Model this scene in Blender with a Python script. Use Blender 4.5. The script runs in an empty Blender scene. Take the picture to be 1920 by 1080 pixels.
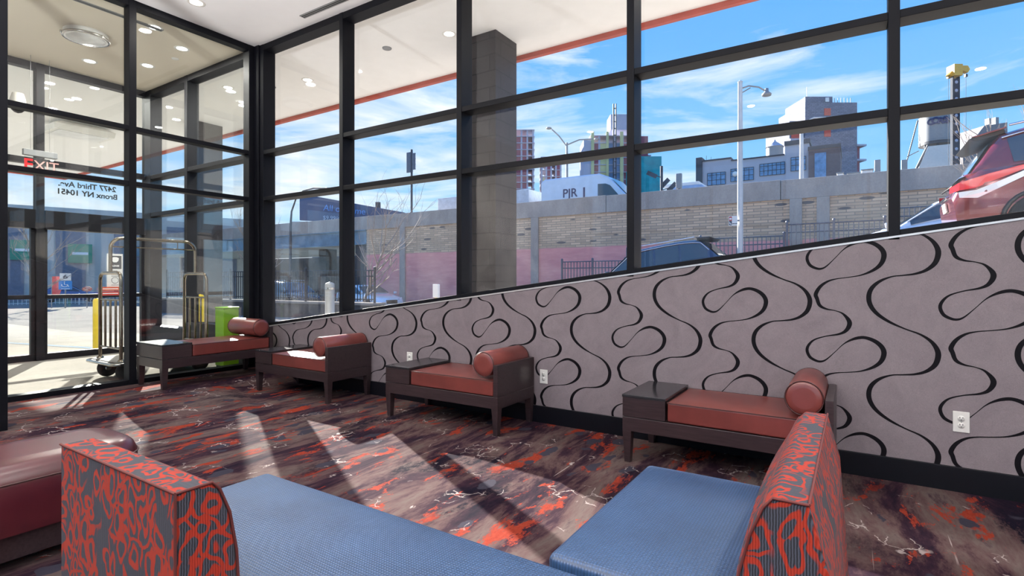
import bpy, bmesh, math, random
from mathutils import Vector, Matrix, Euler
random.seed(7)
C = bpy.context.scene
COL = C.collection
def L(r, g, b, a=1.0):                      # 0-255 display colour -> linear
    f = lambda v: ((v/255.0+0.055)/1.055)**2.4 if v/255.0 > 0.04045 else v/255.0/12.92
    return (f(r), f(g), f(b), a)

# ------------------------------------------------------------------ camera
cam = bpy.data.cameras.new('camera'); cob = bpy.data.objects.new('camera', cam); COL.objects.link(cob)
cob.location = (0, 0, 1.227); cob.rotation_euler = (math.pi/2, 0, 0.5709)
cam.sensor_width = 36; cam.lens = 1000.8/1920*36; cam.shift_y = -16/1920; cam.clip_end = 2000; cam.clip_start = 0.02
C.camera = cob
# ------------------------------------------------------------------ colour management
vs = C.view_settings; C.display_settings.display_device = 'sRGB'
vs.view_transform = 'Standard'; vs.look = 'None'; vs.gamma = 1; vs.use_curve_mapping = False
vs.exposure = 0.22
cy = C.cycles
cy.max_bounces = 10; cy.transparent_max_bounces = 40; cy.diffuse_bounces = 5; cy.glossy_bounces = 5
cy.sample_clamp_indirect = 6; cy.caustics_reflective = False; cy.caustics_refractive = False
# ------------------------------------------------------------------ sky
W = bpy.data.worlds.new('sky'); C.world = W; W.use_nodes = True
nt = W.node_tree; nt.nodes.clear()
def wn(t, **k):
    n = nt.nodes.new(t)
    for a, b in k.items(): setattr(n, a, b)
    return n
tc = wn('ShaderNodeTexCoord'); sep = wn('ShaderNodeSeparateXYZ'); nt.links.new(tc.outputs['Generated'], sep.inputs[0])
ramp = wn('ShaderNodeValToRGB'); nt.links.new(sep.outputs['Z'], ramp.inputs[0])
e = ramp.color_ramp.elements
e[0].position = 0.0; e[0].color = L(196, 226, 250); e[1].position = 0.62; e[1].color = L(84, 164, 255)
for p, c in ((0.10, L(168, 216, 254)), (0.22, L(130, 196, 255)), (0.38, L(104, 178, 255))):
    k = e.new(p); k.color = c
mp = wn('ShaderNodeMapping'); mp.inputs['Scale'].default_value = (1.0, 1.0, 5.5); mp.inputs['Location'].default_value = (3.1, 0.4, 0.2)
mp.inputs['Rotation'].default_value = (0.12, -0.10, 0)
nt.links.new(tc.outputs['Generated'], mp.inputs[0])
nz = wn('ShaderNodeTexNoise'); nz.inputs['Scale'].default_value = 3.4; nz.inputs['Detail'].default_value = 9; nz.inputs['Roughness'].default_value = 0.58
nz.inputs['Distortion'].default_value = 0.5
nt.links.new(mp.outputs[0], nz.inputs[0])
# thicker cloud towards the sun's side (-X,+Y)
dt = wn('ShaderNodeVectorMath', operation='DOT_PRODUCT'); dt.inputs[1].default_value = (-0.86, 0.46, -0.25)
nt.links.new(tc.outputs['Generated'], dt.inputs[0])
mr = wn('ShaderNodeMapRange'); mr.inputs['From Min'].default_value = 0.35; mr.inputs['From Max'].default_value = 0.95
mr.inputs['To Min'].default_value = -0.10; mr.inputs['To Max'].default_value = 0.12
nt.links.new(dt.outputs['Value'], mr.inputs[0])
ad = wn('ShaderNodeMath', operation='ADD'); nt.links.new(nz.outputs[0], ad.inputs[0]); nt.links.new(mr.outputs[0], ad.inputs[1])
cr = wn('ShaderNodeValToRGB'); cr.color_ramp.elements[0].position = 0.46; cr.color_ramp.elements[1].position = 0.74
nt.links.new(ad.outputs[0], cr.inputs[0])
mx = wn('ShaderNodeMixRGB'); mx.inputs[2].default_value = L(250, 252, 255)
nt.links.new(cr.outputs[0], mx.inputs[0]); nt.links.new(ramp.outputs[0], mx.inputs[1])
bg = wn('ShaderNodeBackground'); bg.inputs[1].default_value = 1.0; nt.links.new(mx.outputs[0], bg.inputs[0])
wo = wn('ShaderNodeOutputWorld'); nt.links.new(bg.outputs[0], wo.inputs[0])
# ------------------------------------------------------------------ sun (low, from the street beyond the vestibule)
sl = bpy.data.lights.new('sun', 'SUN'); so = bpy.data.objects.new('sun', sl); COL.objects.link(so)
sl.energy = 24.0; sl.angle = math.radians(0.53); sl.color = (1.0, 0.93, 0.84)
so.rotation_euler = Vector((0.885, -0.466, -0.42)).to_track_quat('-Z', 'Y').to_euler()
# ------------------------------------------------------------------ unseen fill lamp added behind the viewer to brighten ceiling and walls
def area(name, loc, rot, sx, sy, power, col=(1, 1, 1), shape='RECTANGLE'):
    l = bpy.data.lights.new(name, 'AREA'); l.shape = shape; l.size = sx; l.size_y = sy; l.energy = power; l.color = col
    o = bpy.data.objects.new(name, l); COL.objects.link(o); o.location = loc; o.rotation_euler = rot
    return o
area('rear_fill', (2.6, -5.7, 0.9), (math.radians(138), 0, 0), 8.0, 1.6, 120, (1.0, 0.98, 0.96))

# ------------------------------------------------------------------ mesh helpers
class MB:
    def __init__(s): s.v = []; s.f = []; s.m = []; s.sm = []
    def add(s, vs, fs, m=0, smooth=False):
        b = len(s.v); s.v += [tuple(x) for x in vs]
        for f in fs: s.f.append(tuple(b+i for i in f)); s.m.append(m); s.sm.append(smooth)
        return s
    def box(s, x0, x1, y0, y1, z0, z1, m=0, M=None):
        vs = [Vector((x, y, z)) for z in (z0, z1) for y in (y0, y1) for x in (x0, x1)]
        if M is not None: vs = [M @ v for v in vs]
        return s.add(vs, [(0, 2, 3, 1), (4, 5, 7, 6), (0, 1, 5, 4), (2, 6, 7, 3), (0, 4, 6, 2), (1, 3, 7, 5)], m)
    def tbox(s, c, b, t, z0, z1, m=0):      # tapered square post: centre, bottom half, top half
        x, y = c
        vs = [(x+i*b, y+j*b, z0) for j in (-1, 1) for i in (-1, 1)]+[(x+i*t, y+j*t, z1) for j in (-1, 1) for i in (-1, 1)]
        return s.add(vs, [(0, 2, 3, 1), (4, 5, 7, 6), (0, 1, 5, 4), (2, 6, 7, 3), (0, 4, 6, 2), (1, 3, 7, 5)], m)
    def prism(s, poly, a, b, axis='y', m=0):  # polygon extruded along an axis
        def P(u, v, w): return {'y': (u, w, v), 'x': (w, u, v), 'z': (u, v, w)}[axis]
        n = len(poly); vs = [P(u, v, a) for u, v in poly]+[P(u, v, b) for u, v in poly]
        fs = [tuple(range(n-1, -1, -1)), tuple(range(n, 2*n))]+[(i, (i+1) % n, n+(i+1) % n, n+i) for i in range(n)]
        return s.add(vs, fs, m)
    def tube(s, pts, r, n=8, m=0, smooth=True, cap=True):
        pts = [Vector(p) for p in pts]; rr = r if isinstance(r, (list, tuple)) else [r]*len(pts)
        rings = []; up = None
        for i, p in enumerate(pts):
            d = (pts[min(i+1, len(pts)-1)]-pts[max(i-1, 0)]).normalized()
            if up is None: up = Vector((0, 0, 1)) if abs(d.z) < 0.9 else Vector((1, 0, 0))
            a = d.cross(up).normalized(); b = a.cross(d).normalized(); up = b
            rings.append([p+(a*math.cos(t)+b*math.sin(t))*rr[i] for t in [2*math.pi*k/n for k in range(n)]])
        vs = [v for r_ in rings for v in r_]; fs = []
        for i in range(len(pts)-1):
            for k in range(n):
                fs.append((i*n+k, i*n+(k+1) % n, (i+1)*n+(k+1) % n, (i+1)*n+k))
        s.add(vs, fs, m, smooth)
        if cap: s.add(rings[0], [tuple(range(n-1, -1, -1))], m); s.add(rings[-1], [tuple(range(n))], m)
        return s
    def lathe(s, prof, c=(0, 0, 0), axis='z', n=24, m=0, smooth=True):
        vs = []
        for r, h in prof:
            for k in range(n):
                a = 2*math.pi*k/n; x, y = r*math.cos(a), r*math.sin(a)
                p = {'z': (x, y, h), 'y': (x, h, -y), 'x': (h, x, y)}[axis]
                vs.append((c[0]+p[0], c[1]+p[1], c[2]+p[2]))
        fs = [(i*n+k, i*n+(k+1) % n, (i+1)*n+(k+1) % n, (i+1)*n+k) for i in range(len(prof)-1) for k in range(n)]
        s.add(vs, fs, m, smooth)
        if prof[0][0] > 1e-5: s.add(vs[:n], [tuple(range(n-1, -1, -1))], m)
        if prof[-1][0] > 1e-5: s.add(vs[-n:], [tuple(range(n))], m)
        return s
    def grid(s, rows, m=0, smooth=True, close=False):
        n = len(rows[0]); vs = [p for r in rows for p in r]
        fs = [(i*n+k, i*n+(k+1) % n, (i+1)*n+(k+1) % n, (i+1)*n+k) for i in range(len(rows)-1) for k in range(n if close else n-1)]
        return s.add(vs, fs, m, smooth)
    def build(s, name, mats, parent=None, bevel=0, seg=2, smooth=False, sub=0, loc=None, weld=False):
        me = bpy.data.meshes.new(name); me.from_pydata(s.v, [], s.f); me.update()
        if not isinstance(mats, (list, tuple)): mats = [mats]
        for m in mats: me.materials.append(m)
        for p, mi, sm in zip(me.polygons, s.m, s.sm): p.material_index = mi; p.use_smooth = sm or smooth
        bm = bmesh.new(); bm.from_mesh(me)
        if weld: bmesh.ops.remove_doubles(bm, verts=bm.verts, dist=1e-5)
        bmesh.ops.recalc_face_normals(bm, faces=bm.faces); bm.to_mesh(me); bm.free()
        o = bpy.data.objects.new(name, me); COL.objects.link(o)
        if parent: o.parent = parent
        if loc: o.location = loc
        if bevel:
            b = o.modifiers.new('bevel', 'BEVEL'); b.width = bevel; b.segments = seg; b.limit_method = 'ANGLE'; b.angle_limit = math.radians(40)
            for p in me.polygons: p.use_smooth = True
            try:
                b.harden_normals = True
            except Exception: pass
        if sub:
            u = o.modifiers.new('sub', 'SUBSURF'); u.levels = sub; u.render_levels = sub
        return o
def tag(o, label=None, cat=None, group=None, kind=None):
    if label: o['label'] = label
    if cat: o['category'] = cat
    if group: o['group'] = group
    if kind: o['kind'] = kind
    return o
def thing(name, label, cat, loc=(0, 0, 0), rz=0, group=None, kind=None, rot=None):
    o = bpy.data.objects.new(name, None); COL.objects.link(o); o.location = loc
    o.rotation_euler = rot if rot else (0, 0, rz); o.empty_display_size = 0.1
    return tag(o, label, cat, group, kind)
def dup(root, loc, rz=None, label=None, name=None, rot=None, group=None):
    r = root.copy(); COL.objects.link(r); r.location = loc
    if rz is not None: r.rotation_euler = (0, 0, rz)
    if rot is not None: r.rotation_euler = rot
    if label: r['label'] = label
    if group: r['group'] = group
    for ch in list(root.children):
        c = ch.copy(); COL.objects.link(c); c.parent = r
        for g in ch.children:
            d = g.copy(); COL.objects.link(d); d.parent = c
    return r
def text(body, name, size, mat, parent, M, align='CENTER', depth=0.002, spacing=1.0, bold=0.0):
    cu = bpy.data.curves.new(name, 'FONT'); cu.body = body; cu.size = size; cu.align_x = align; cu.align_y = 'CENTER'
    cu.extrude = depth; cu.space_character = spacing; cu.offset = bold
    t = bpy.data.objects.new(name+'_c', cu); COL.objects.link(t)
    bpy.context.view_layer.update()
    me = bpy.data.meshes.new_from_object(t.evaluated_get(bpy.context.evaluated_depsgraph_get()))
    bpy.data.objects.remove(t); me.transform(M); me.materials.clear(); me.materials.append(mat)
    o = bpy.data.objects.new(name, me); COL.objects.link(o)
    if parent: o.parent = parent
    return o
def face_ny(x, y, z): return Matrix.Translation((x, y, z)) @ Matrix.Rotation(math.pi/2, 4, 'X')        # readable looking along +Y
def face_px(x, y, z): return Matrix.Translation((x, y, z)) @ Matrix.Rotation(math.pi/2, 4, 'Z') @ Matrix.Rotation(math.pi/2, 4, 'X')   # readable looking along -X

# ------------------------------------------------------------------ materials
class NT:
    def __init__(s, name):
        s.mat = bpy.data.materials.new(name); s.mat.use_nodes = True; s.t = s.mat.node_tree
        s.b = s.t.nodes['Principled BSDF']; s.out = s.t.nodes['Material Output']
    def n(s, t, ins=None, **k):
        x = s.t.nodes.new(t)
        for a, b in k.items(): setattr(x, a, b)
        for a, b in (ins or {}).items():
            if isinstance(b, bpy.types.NodeSocket): s.t.links.new(b, x.inputs[a])
            else: x.inputs[a].default_value = b
        return x
    def coord(s, scale=(1, 1, 1), rot=(0, 0, 0), loc=(0, 0, 0), what='Object'):
        c = s.n('ShaderNodeTexCoord'); return s.n('ShaderNodeMapping', {0: c.outputs[what], 'Scale': scale, 'Rotation': rot, 'Location': loc}).outputs[0]
    def noise(s, vec, scale, detail=4, rough=0.55, dist=0): return s.n('ShaderNodeTexNoise', {0: vec, 'Scale': scale, 'Detail': detail, 'Roughness': rough, 'Distortion': dist}).outputs[0]
    def ramp(s, fac, stops, interp='LINEAR'):
        r = s.n('ShaderNodeValToRGB', {0: fac}); cr = r.color_ramp; cr.interpolation = interp
        while len(cr.elements) < len(stops): cr.elements.new(0.5)
        for el, (p, c) in zip(cr.elements, stops): el.position = p; el.color = c if len(c) == 4 else (*c, 1)
        return r.outputs[0]
    def mask(s, fac, a, b): return s.n('ShaderNodeMapRange', {0: fac, 1: a, 2: b, 3: 0.0, 4: 1.0}).outputs[0]
    def mix(s, fac, a, b, mode='MIX'): return s.n('ShaderNodeMixRGB', {0: fac, 1: a, 2: b}, blend_type=mode).outputs[0]
    def math(s, op, a, b=0.0): return s.n('ShaderNodeMath', {0: a, 1: b}, operation=op).outputs[0]
    def bump(s, h, strength=0.3, dist=0.01): s.t.links.new(s.n('ShaderNodeBump', {'Height': h, 'Strength': strength, 'Distance': dist}).outputs[0], s.b.inputs['Normal'])
    def base(s, c):
        if isinstance(c, bpy.types.NodeSocket): s.t.links.new(c, s.b.inputs['Base Color'])
        else: s.b.inputs['Base Color'].default_value = c
        return s
    def set(s, rough=None, metal=None, spec=None, coat=None, sheen=None):
        i = s.b.inputs
        if rough is not None:
            if isinstance(rough, bpy.types.NodeSocket): s.t.links.new(rough, i['Roughness'])
            else: i['Roughness'].default_value = rough
        if metal is not None: i['Metallic'].default_value = metal
        if spec is not None: i['Specular IOR Level'].default_value = spec
        if coat is not None: i['Coat Weight'].default_value = coat; i['Coat Roughness'].default_value = 0.05
        if sheen is not None: i['Sheen Weight'].default_value = sheen
        return s.mat
def plain(name, c, rough=0.5, metal=0.0, spec=0.5, var=0.12, scale=6.0, coat=None):
    s = NT(name); v = s.noise(s.coord(), scale, 5)
    d = tuple(x*(1-var) for x in c[:3])+(1,); l = tuple(min(1, x*(1+var)) for x in c[:3])+(1,)
    s.base(s.ramp(v, [(0.3, d), (0.7, l)])); return s.set(rough, metal, spec, coat)
def emit(name, c, strength):
    s = NT(name); s.base((0.8, 0.8, 0.8, 1)); s.b.inputs['Emission Color'].default_value = c; s.b.inputs['Emission Strength'].default_value = strength
    return s.set(0.5)
def glassmat(name, tint=(1, 1, 1, 1), refl=0.06, dirt=0.0, gloss_pow=4.0):
    m = bpy.data.materials.new(name); m.use_nodes = True; t = m.node_tree; t.nodes.clear()
    s = NT.__new__(NT); s.mat = m; s.t = t
    lw = s.n('ShaderNodeLayerWeight', {0: 0.5}); p = s.math('POWER', lw.outputs['Facing'], gloss_pow)
    f = s.n('ShaderNodeMapRange', {0: p, 1: 0.0, 2: 1.0, 3: refl, 4: 0.75}).outputs[0]
    tr = s.n('ShaderNodeBsdfTransparent', {0: tint}); gl = s.n('ShaderNodeBsdfGlossy', {0: (1, 1, 1, 1), 'Roughness': 0.005})
    mx = s.n('ShaderNodeMixShader', {0: f, 1: tr.outputs[0], 2: gl.outputs[0]}).outputs[0]
    if dirt:
        c = s.coord(); n1 = s.noise(c, 1.4, 8, 0.7, 0.6); z = s.n('ShaderNodeSeparateXYZ', {0: s.coord()}).outputs[2]
        low = s.mask(z, 3.0, 1.0); k = s.math('MULTIPLY', s.math('MULTIPLY', s.mask(n1, 0.35, 0.75), low), dirt)
        df = s.n('ShaderNodeBsdfTranslucent', {0: (1.0, 0.97, 0.93, 1)})
        mx = s.n('ShaderNodeMixShader', {0: k, 1: mx, 2: df.outputs[0]}).outputs[0]
    o = s.n('ShaderNodeOutputMaterial', {0: mx}); return m
M = {}
M['ceil'] = plain('ceiling_paint', L(246, 246, 247), 0.9, spec=0.1, var=0.01)
M['ceil_v'] = plain('vestibule_ceiling_paint', L(222, 212, 194), 0.9, spec=0.1, var=0.01)
M['soffit'] = plain('soffit_paint', L(242, 241, 239), 0.9, spec=0.1, var=0.015)
M['frame'] = plain('dark_aluminium', L(12, 13, 20), 0.5, 0.0, 0.16, var=0.05)
M['frame_v'] = plain('bronze_aluminium', L(20, 20, 26), 0.5, 0.0, 0.25, var=0.05)
M['trim'] = plain('bright_trim', L(205, 205, 205), 0.35, 0.6, var=0.03)
M['base'] = plain('black_baseboard', L(10, 10, 17), 0.42, spec=0.25, var=0.1)
M['glass'] = glassmat('window_glass', (0.97, 0.985, 1.0, 1), 0.014, 0.02)
M['glass_v'] = glassmat('vestibule_glass', (0.96, 0.98, 0.98, 1), 0.03, 0.0)
M['white'] = plain('white_plastic', L(228, 226, 220), 0.4, var=0.03)
M['black'] = plain('black_plastic', L(18, 18, 20), 0.5, var=0.1)
M['slot'] = plain('slot_dark', L(22, 22, 22), 0.6)
M['lamp'] = emit('lit_lens', (1, 0.96, 0.88, 1), 2.2)
M['opal'] = plain('opal_lens', L(226, 226, 224), 0.3)
M['steel'] = plain('brushed_steel', L(190, 188, 184), 0.25, 1.0, var=0.04)
M['brass'] = plain('titanium_tube', L(150, 138, 122), 0.16, 1.0, var=0.06)
M['rubber'] = plain('black_rubber', L(26, 25, 25), 0.75, var=0.15)
M['wood'] = None
M['red'] = emit('exit_red', (1, 0.01, 0.02, 1), 0.8)

M['red'].node_tree.nodes['Principled BSDF'].inputs['Base Color'].default_value = (0.4, 0.0, 0.0, 1)
def mk_wood():
    s = NT('espresso_wood'); v = s.coord((3, 40, 40)); n = s.noise(v, 2.0, 5, 0.6)
    s.base(s.ramp(n, [(0.3, L(34, 26, 28)), (0.7, L(56, 43, 46))])); s.bump(n, 0.04, 0.002)
    return s.set(0.3, 0, 0.6)
M['wood'] = mk_wood()
def mk_leather(name, d, l, rough=0.38, bmp=0.05):
    s = NT(name); c = s.coord(); n = s.noise(c, 4, 4); vo = s.n('ShaderNodeTexVoronoi', {0: c, 'Scale': 260.0}).outputs[0]
    s.base(s.ramp(n, [(0.3, d), (0.7, l)])); s.bump(vo, bmp, 0.001)
    return s.set(rough, 0, 0.7)
M['leather'] = mk_leather('maroon_leather', L(98, 44, 40), L(120, 56, 50), 0.30)
M['leather_o'] = mk_leather('ottoman_leather', L(64, 16, 25), L(80, 25, 33), 0.30, 0.012)
M['piping'] = plain('dark_piping', L(60, 28, 28), 0.5)
def mk_vinyl():
    s = NT('blue_woven_vinyl'); c = s.coord()
    a = s.n('ShaderNodeTexWave', {0: c, 'Scale': 34.0, 'Distortion': 0.0}, bands_direction='X').outputs[1]
    b = s.n('ShaderNodeTexWave', {0: c, 'Scale': 34.0, 'Distortion': 0.0}, bands_direction='Y').outputs[1]
    h = s.math('MULTIPLY', a, b); n = s.noise(c, 5, 4)
    col = s.ramp(n, [(0.3, L(42, 70, 108)), (0.7, L(54, 86, 128))])
    s.base(s.mix(s.mask(h, 0.0, 0.35), s.mix(0.6, col, L(22, 34, 54)), col)); s.bump(h, 0.5, 0.003)
    return s.set(0.44, 0, 0.75)
M['vinyl'] = mk_vinyl()
def mk_fabric():
    s = NT('leopard_weave'); c0 = s.n('ShaderNodeTexCoord'); sp = s.n('ShaderNodeSeparateXYZ', {0: c0.outputs['Object']})
    nm_ = s.n('ShaderNodeSeparateXYZ', {0: s.n('ShaderNodeNewGeometry').outputs['True Normal']})
    az = s.math('GREATER_THAN', s.math('ABSOLUTE', nm_.outputs[2]), 0.75); ay = s.math('GREATER_THAN', s.math('ABSOLUTE', nm_.outputs[1]), 0.6)
    zz = s.math('MULTIPLY', sp.outputs[2], 0.66)
    xz = s.n('ShaderNodeCombineXYZ', {0: sp.outputs[0], 1: zz}).outputs[0]; yz = s.n('ShaderNodeCombineXYZ', {0: s.math('ADD', sp.outputs[1], 3.3), 1: zz}).outputs[0]
    xy = s.n('ShaderNodeCombineXYZ', {0: sp.outputs[0], 1: s.math('ADD', sp.outputs[1], 7.7)}).outputs[0]
    c = s.mix(az, s.mix(ay, yz, xz), xy)
    dv = s.n('ShaderNodeVectorMath', {0: c, 1: s.n('ShaderNodeVectorMath', {0: s.n('ShaderNodeTexNoise', {0: c, 'Scale': 13.0, 'Detail': 2.0}).outputs[1], 1: (0.085, 0.085, 0.0)}, operation='MULTIPLY').outputs[0]}, operation='ADD').outputs[0]
    f1 = s.n('ShaderNodeTexVoronoi', {0: dv, 'Scale': 16.5, 'Randomness': 0.85}, voronoi_dimensions='2D').outputs[0]
    n3 = s.noise(dv, 15, 1, 0.5)
    f1 = s.math('ADD', f1, s.math('MULTIPLY', s.math('SUBTRACT', n3, 0.5), 0.35))
    ring = s.math('MULTIPLY', s.mask(f1, 0.20, 0.23), s.mask(f1, 0.40, 0.36))
    ed = s.n('ShaderNodeTexVoronoi', {0: dv, 'Scale': 16.5, 'Randomness': 0.85}, voronoi_dimensions='2D', feature='DISTANCE_TO_EDGE').outputs[0]
    net = s.math('MULTIPLY', s.mask(ed, 0.085, 0.06), s.mask(s.noise(dv, 7, 2), 0.44, 0.48)); ring = s.math('MAXIMUM', ring, net)
    line = s.n('ShaderNodeTexWave', {0: s.coord(rot=(0, 0, 0.78)), 'Scale': 75.0, 'Distortion': 1.5}, bands_direction='X').outputs[1]
    grey = s.mix(line, L(34, 33, 36), L(76, 78, 88)); org = s.mix(line, L(136, 38, 22), L(166, 52, 34))
    s.base(s.mix(ring, grey, org)); s.bump(line, 0.2, 0.001)
    return s.set(0.8, 0, 0.2, sheen=0.03)
M['fabric'] = mk_fabric()
def mk_wallpaper():
    s = NT('brushed_wallpaper'); c = s.coord((1, 1, 1)); n = s.noise(c, 3, 5, 0.6, 2.5); f = s.noise(s.coord((60, 60, 60)), 2, 4, 0.7, 3.0)
    col = s.ramp(n, [(0.3, L(110, 100, 104)), (0.7, L(126, 116, 119))])
    s.base(s.mix(0.35, col, s.ramp(f, [(0.3, L(78, 71, 75)), (0.7, L(162, 150, 154))]))); s.bump(f, 0.25, 0.003)
    return s.set(0.5, 0, 0.35)
M['paper'] = mk_wallpaper()
M['swirl'] = plain('swirl_ink', L(13, 10, 15), 0.5, spec=0.12, var=0.1)
def mk_carpet():
    s = NT('patterned_carpet')
    st = s.coord((1.0, 0.26, 1.0)); iso = s.coord()
    n1 = s.noise(st, 3.4, 10, 0.72, 0.5)
    col = s.ramp(n1, [(0.36, L(40, 36, 52)), (0.45, L(76, 54, 66)), (0.52, L(122, 100, 96)), (0.60, L(134, 122, 114)), (0.68, L(84, 62, 72)), (0.76, L(46, 42, 60))])
    fine = s.noise(s.coord((1, 0.4, 1)), 60, 4, 0.8)
    n2 = s.math('ADD', s.noise(s.coord((1, 0.34, 1), loc=(5.2, 1.3, 0)), 6.2, 7, 0.66, 0.5), s.math('MULTIPLY', s.math('SUBTRACT', fine, 0.5), 0.22))
    col = s.mix(s.mask(n2, 0.570, 0.60), col, s.ramp(fine, [(0.3, L(172, 64, 44)), (0.7, L(204, 92, 66))]))
    big = s.noise(s.coord((1, 1, 1), loc=(2, 9, 0)), 0.8, 3, 0.5)
    navy = s.math('MULTIPLY', s.mask(s.noise(s.coord((1, 0.3, 1), loc=(9, 4, 0)), 2.6, 8, 0.75), 0.53, 0.60), s.mask(big, 0.40, 0.55))
    col = s.mix(s.math('MULTIPLY', navy, s.mask(fine, 0.36, 0.5)), col, L(34, 32, 48))
    # slate pebbles
    dis = s.n('ShaderNodeVectorMath', {0: s.coord((1, 0.62, 1)), 1: s.n('ShaderNodeVectorMath', {0: s.n('ShaderNodeTexNoise', {0: iso, 'Scale': 7.0, 'Detail': 3.0}).outputs[1], 1: (0.12, 0.12, 0)}, operation='MULTIPLY').outputs[0]}, operation='ADD').outputs[0]
    vp = s.n('ShaderNodeTexVoronoi', {0: dis, 'Scale': 5.2}); pk = s.n('ShaderNodeSeparateColor', {0: vp.outputs['Color']}).outputs[0]
    peb = s.math('MULTIPLY', s.mask(vp.outputs[0], 0.25, 0.22), s.mask(pk, 0.42, 0.44))
    col = s.mix(peb, col, L(82, 82, 94))
    # pale straight threads along the pile and crackle
    th = s.noise(s.coord((34, 0.5, 1)), 1.0, 2, 0.5); tm = s.math('MULTIPLY', s.mask(th, 0.70, 0.72), s.mask(s.noise(iso, 1.7, 2), 0.52, 0.56))
    col = s.mix(tm, col, L(206, 196, 186))
    td = s.math('MULTIPLY', s.mask(th, 0.27, 0.25), s.mask(s.noise(iso, 1.5, 2), 0.5, 0.56)); col = s.mix(td, col, L(40, 34, 40))
    d2 = s.n('ShaderNodeVectorMath', {0: s.coord((1, 0.75, 1)), 1: s.n('ShaderNodeVectorMath', {0: s.n('ShaderNodeTexNoise', {0: iso, 'Scale': 16.0, 'Detail': 4.0}).outputs[1], 1: (0.09, 0.09, 0)}, operation='MULTIPLY').outputs[0]}, operation='ADD').outputs[0]
    ve = s.n('ShaderNodeTexVoronoi', {0: d2, 'Scale': 9.5}, feature='DISTANCE_TO_EDGE').outputs[0]
    ck = s.math('MULTIPLY', s.mask(ve, 0.030, 0.016), s.mask(s.noise(s.coord(loc=(3, 3, 0)), 3.2, 4), 0.58, 0.61))
    col = s.mix(ck, col, L(214, 206, 196))
    col = s.mix(1.0, col, L(168, 161, 167), 'MULTIPLY')
    s.base(col); s.bump(fine, 0.25, 0.004)
    return s.set(0.95, 0, 0.05)
M['carpet'] = mk_carpet()
def mk_brick(name, c1, c2, mortar, bw, rh, plane='xz', ms=0.012, rough=0.85):
    s = NT(name); rot = {'xz': (math.pi/2, 0, 0), 'yz': (math.pi/2, 0, math.pi/2)}[plane]
    c = s.n('ShaderNodeTexCoord'); sp = s.n('ShaderNodeSeparateXYZ', {0: c.outputs['Object']})
    v = s.n('ShaderNodeCombineXYZ', {0: s.math('ADD', sp.outputs[0], sp.outputs[1]), 1: sp.outputs[2]}).outputs[0]
    b = s.n('ShaderNodeTexBrick', {0: v, 'Color1': c1, 'Color2': c2, 'Mortar': mortar, 'Scale': 1.0, 'Mortar Size': ms, 'Brick Width': bw, 'Row Height': rh, 'Bias': -0.2})
    n = s.noise(s.coord(), 3, 6, 0.7)
    s.base(s.mix(0.35, b.outputs[0], s.ramp(n, [(0.3, L(60, 56, 54)), (0.7, L(190, 178, 166))]), 'OVERLAY')); s.bump(b.outputs[1], -0.25, 0.01)
    return s.set(rough, 0, 0.25)
M['column'] = mk_brick('dark_brick', L(50, 46, 48), L(40, 37, 41), L(26, 25, 27), 0.40, 0.20, ms=0.008, rough=0.5)
def mk_highway():
    s = NT('painted_brick_wall'); c = s.n('ShaderNodeTexCoord'); sp = s.n('ShaderNodeSeparateXYZ', {0: c.outputs['Object']})
    v = s.n('ShaderNodeCombineXYZ', {0: sp.outputs[0], 1: sp.outputs[2]}).outputs[0]
    b = s.n('ShaderNodeTexBrick', {0: v, 'Color1': L(238, 202, 166), 'Color2': L(200, 168, 138), 'Mortar': L(172, 148, 128), 'Scale': 1.0, 'Mortar Size': 0.016, 'Brick Width': 0.52, 'Row Height': 0.115, 'Bias': 0.1})
    v2 = s.n('ShaderNodeTexVoronoi', {0: s.n('ShaderNodeVectorMath', {0: v, 1: (1.0, 4.0, 1)}, operation='MULTIPLY').outputs[0], 'Scale': 0.9})
    pk = s.n('ShaderNodeSeparateColor', {0: v2.outputs['Color']}).outputs[1]
    dark = s.math('MULTIPLY', s.mask(v2.outputs[0], 0.24, 0.2), s.mask(pk, 0.45, 0.5))
    col = s.mix(dark, b.outputs[0], L(112, 104, 102)); n = s.noise(s.coord((1, 1, 5)), 1.2, 6, 0.7); z = sp.outputs[2]
    pinkc = s.mix(0.25, L(168, 116, 118), b.outputs[0], 'MULTIPLY')
    pink = s.mask(s.math('ADD', z, s.math('MULTIPLY', n, 0.15)), 2.86, 2.80)
    col = s.mix(pink, col, s.ramp(n, [(0.3, L(232, 150, 144)), (0.7, L(250, 172, 164))]))
    s.base(col); return s.set(0.9, 0, 0.15)
M['highway'] = mk_highway()
def mk_concrete(name, d, l, scale=1.5, streak=True):
    s = NT(name); n = s.noise(s.coord((1, 1, 0.35) if streak else (1, 1, 1)), scale, 8, 0.72); f = s.noise(s.coord(), 24, 4, 0.7)
    s.base(s.mix(0.3, s.ramp(n, [(0.3, d), (0.7, l)]), s.ramp(f, [(0.35, d), (0.65, l)]))); s.bump(f, 0.15, 0.01)
    return s.set(1.0, 0, 0.0)
M['concrete'] = mk_concrete('weathered_concrete', L(148, 138, 130), L(190, 178, 168))
M['asphalt'] = mk_concrete('asphalt', L(126, 121, 115), L(154, 148, 140), 0.5, False)
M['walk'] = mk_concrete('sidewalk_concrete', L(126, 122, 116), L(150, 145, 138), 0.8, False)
M['tile'] = mk_concrete('vestibule_tile', L(128, 124, 118), L(150, 145, 138), 0.8, False)
M['fascia'] = plain('red_fascia', L(168, 70, 54), 0.6, var=0.1)
M['wallpaint'] = plain('warm_white_wall', L(214, 206, 198), 0.85, spec=0.2, var=0.02)
M['girder'] = plain('weathered_girder', L(112, 136, 150), 0.6, var=0.25, scale=1.5)
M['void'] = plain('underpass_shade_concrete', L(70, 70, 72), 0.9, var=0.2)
M['fence'] = plain('black_iron', L(40, 44, 52), 0.5, var=0.1)
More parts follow.
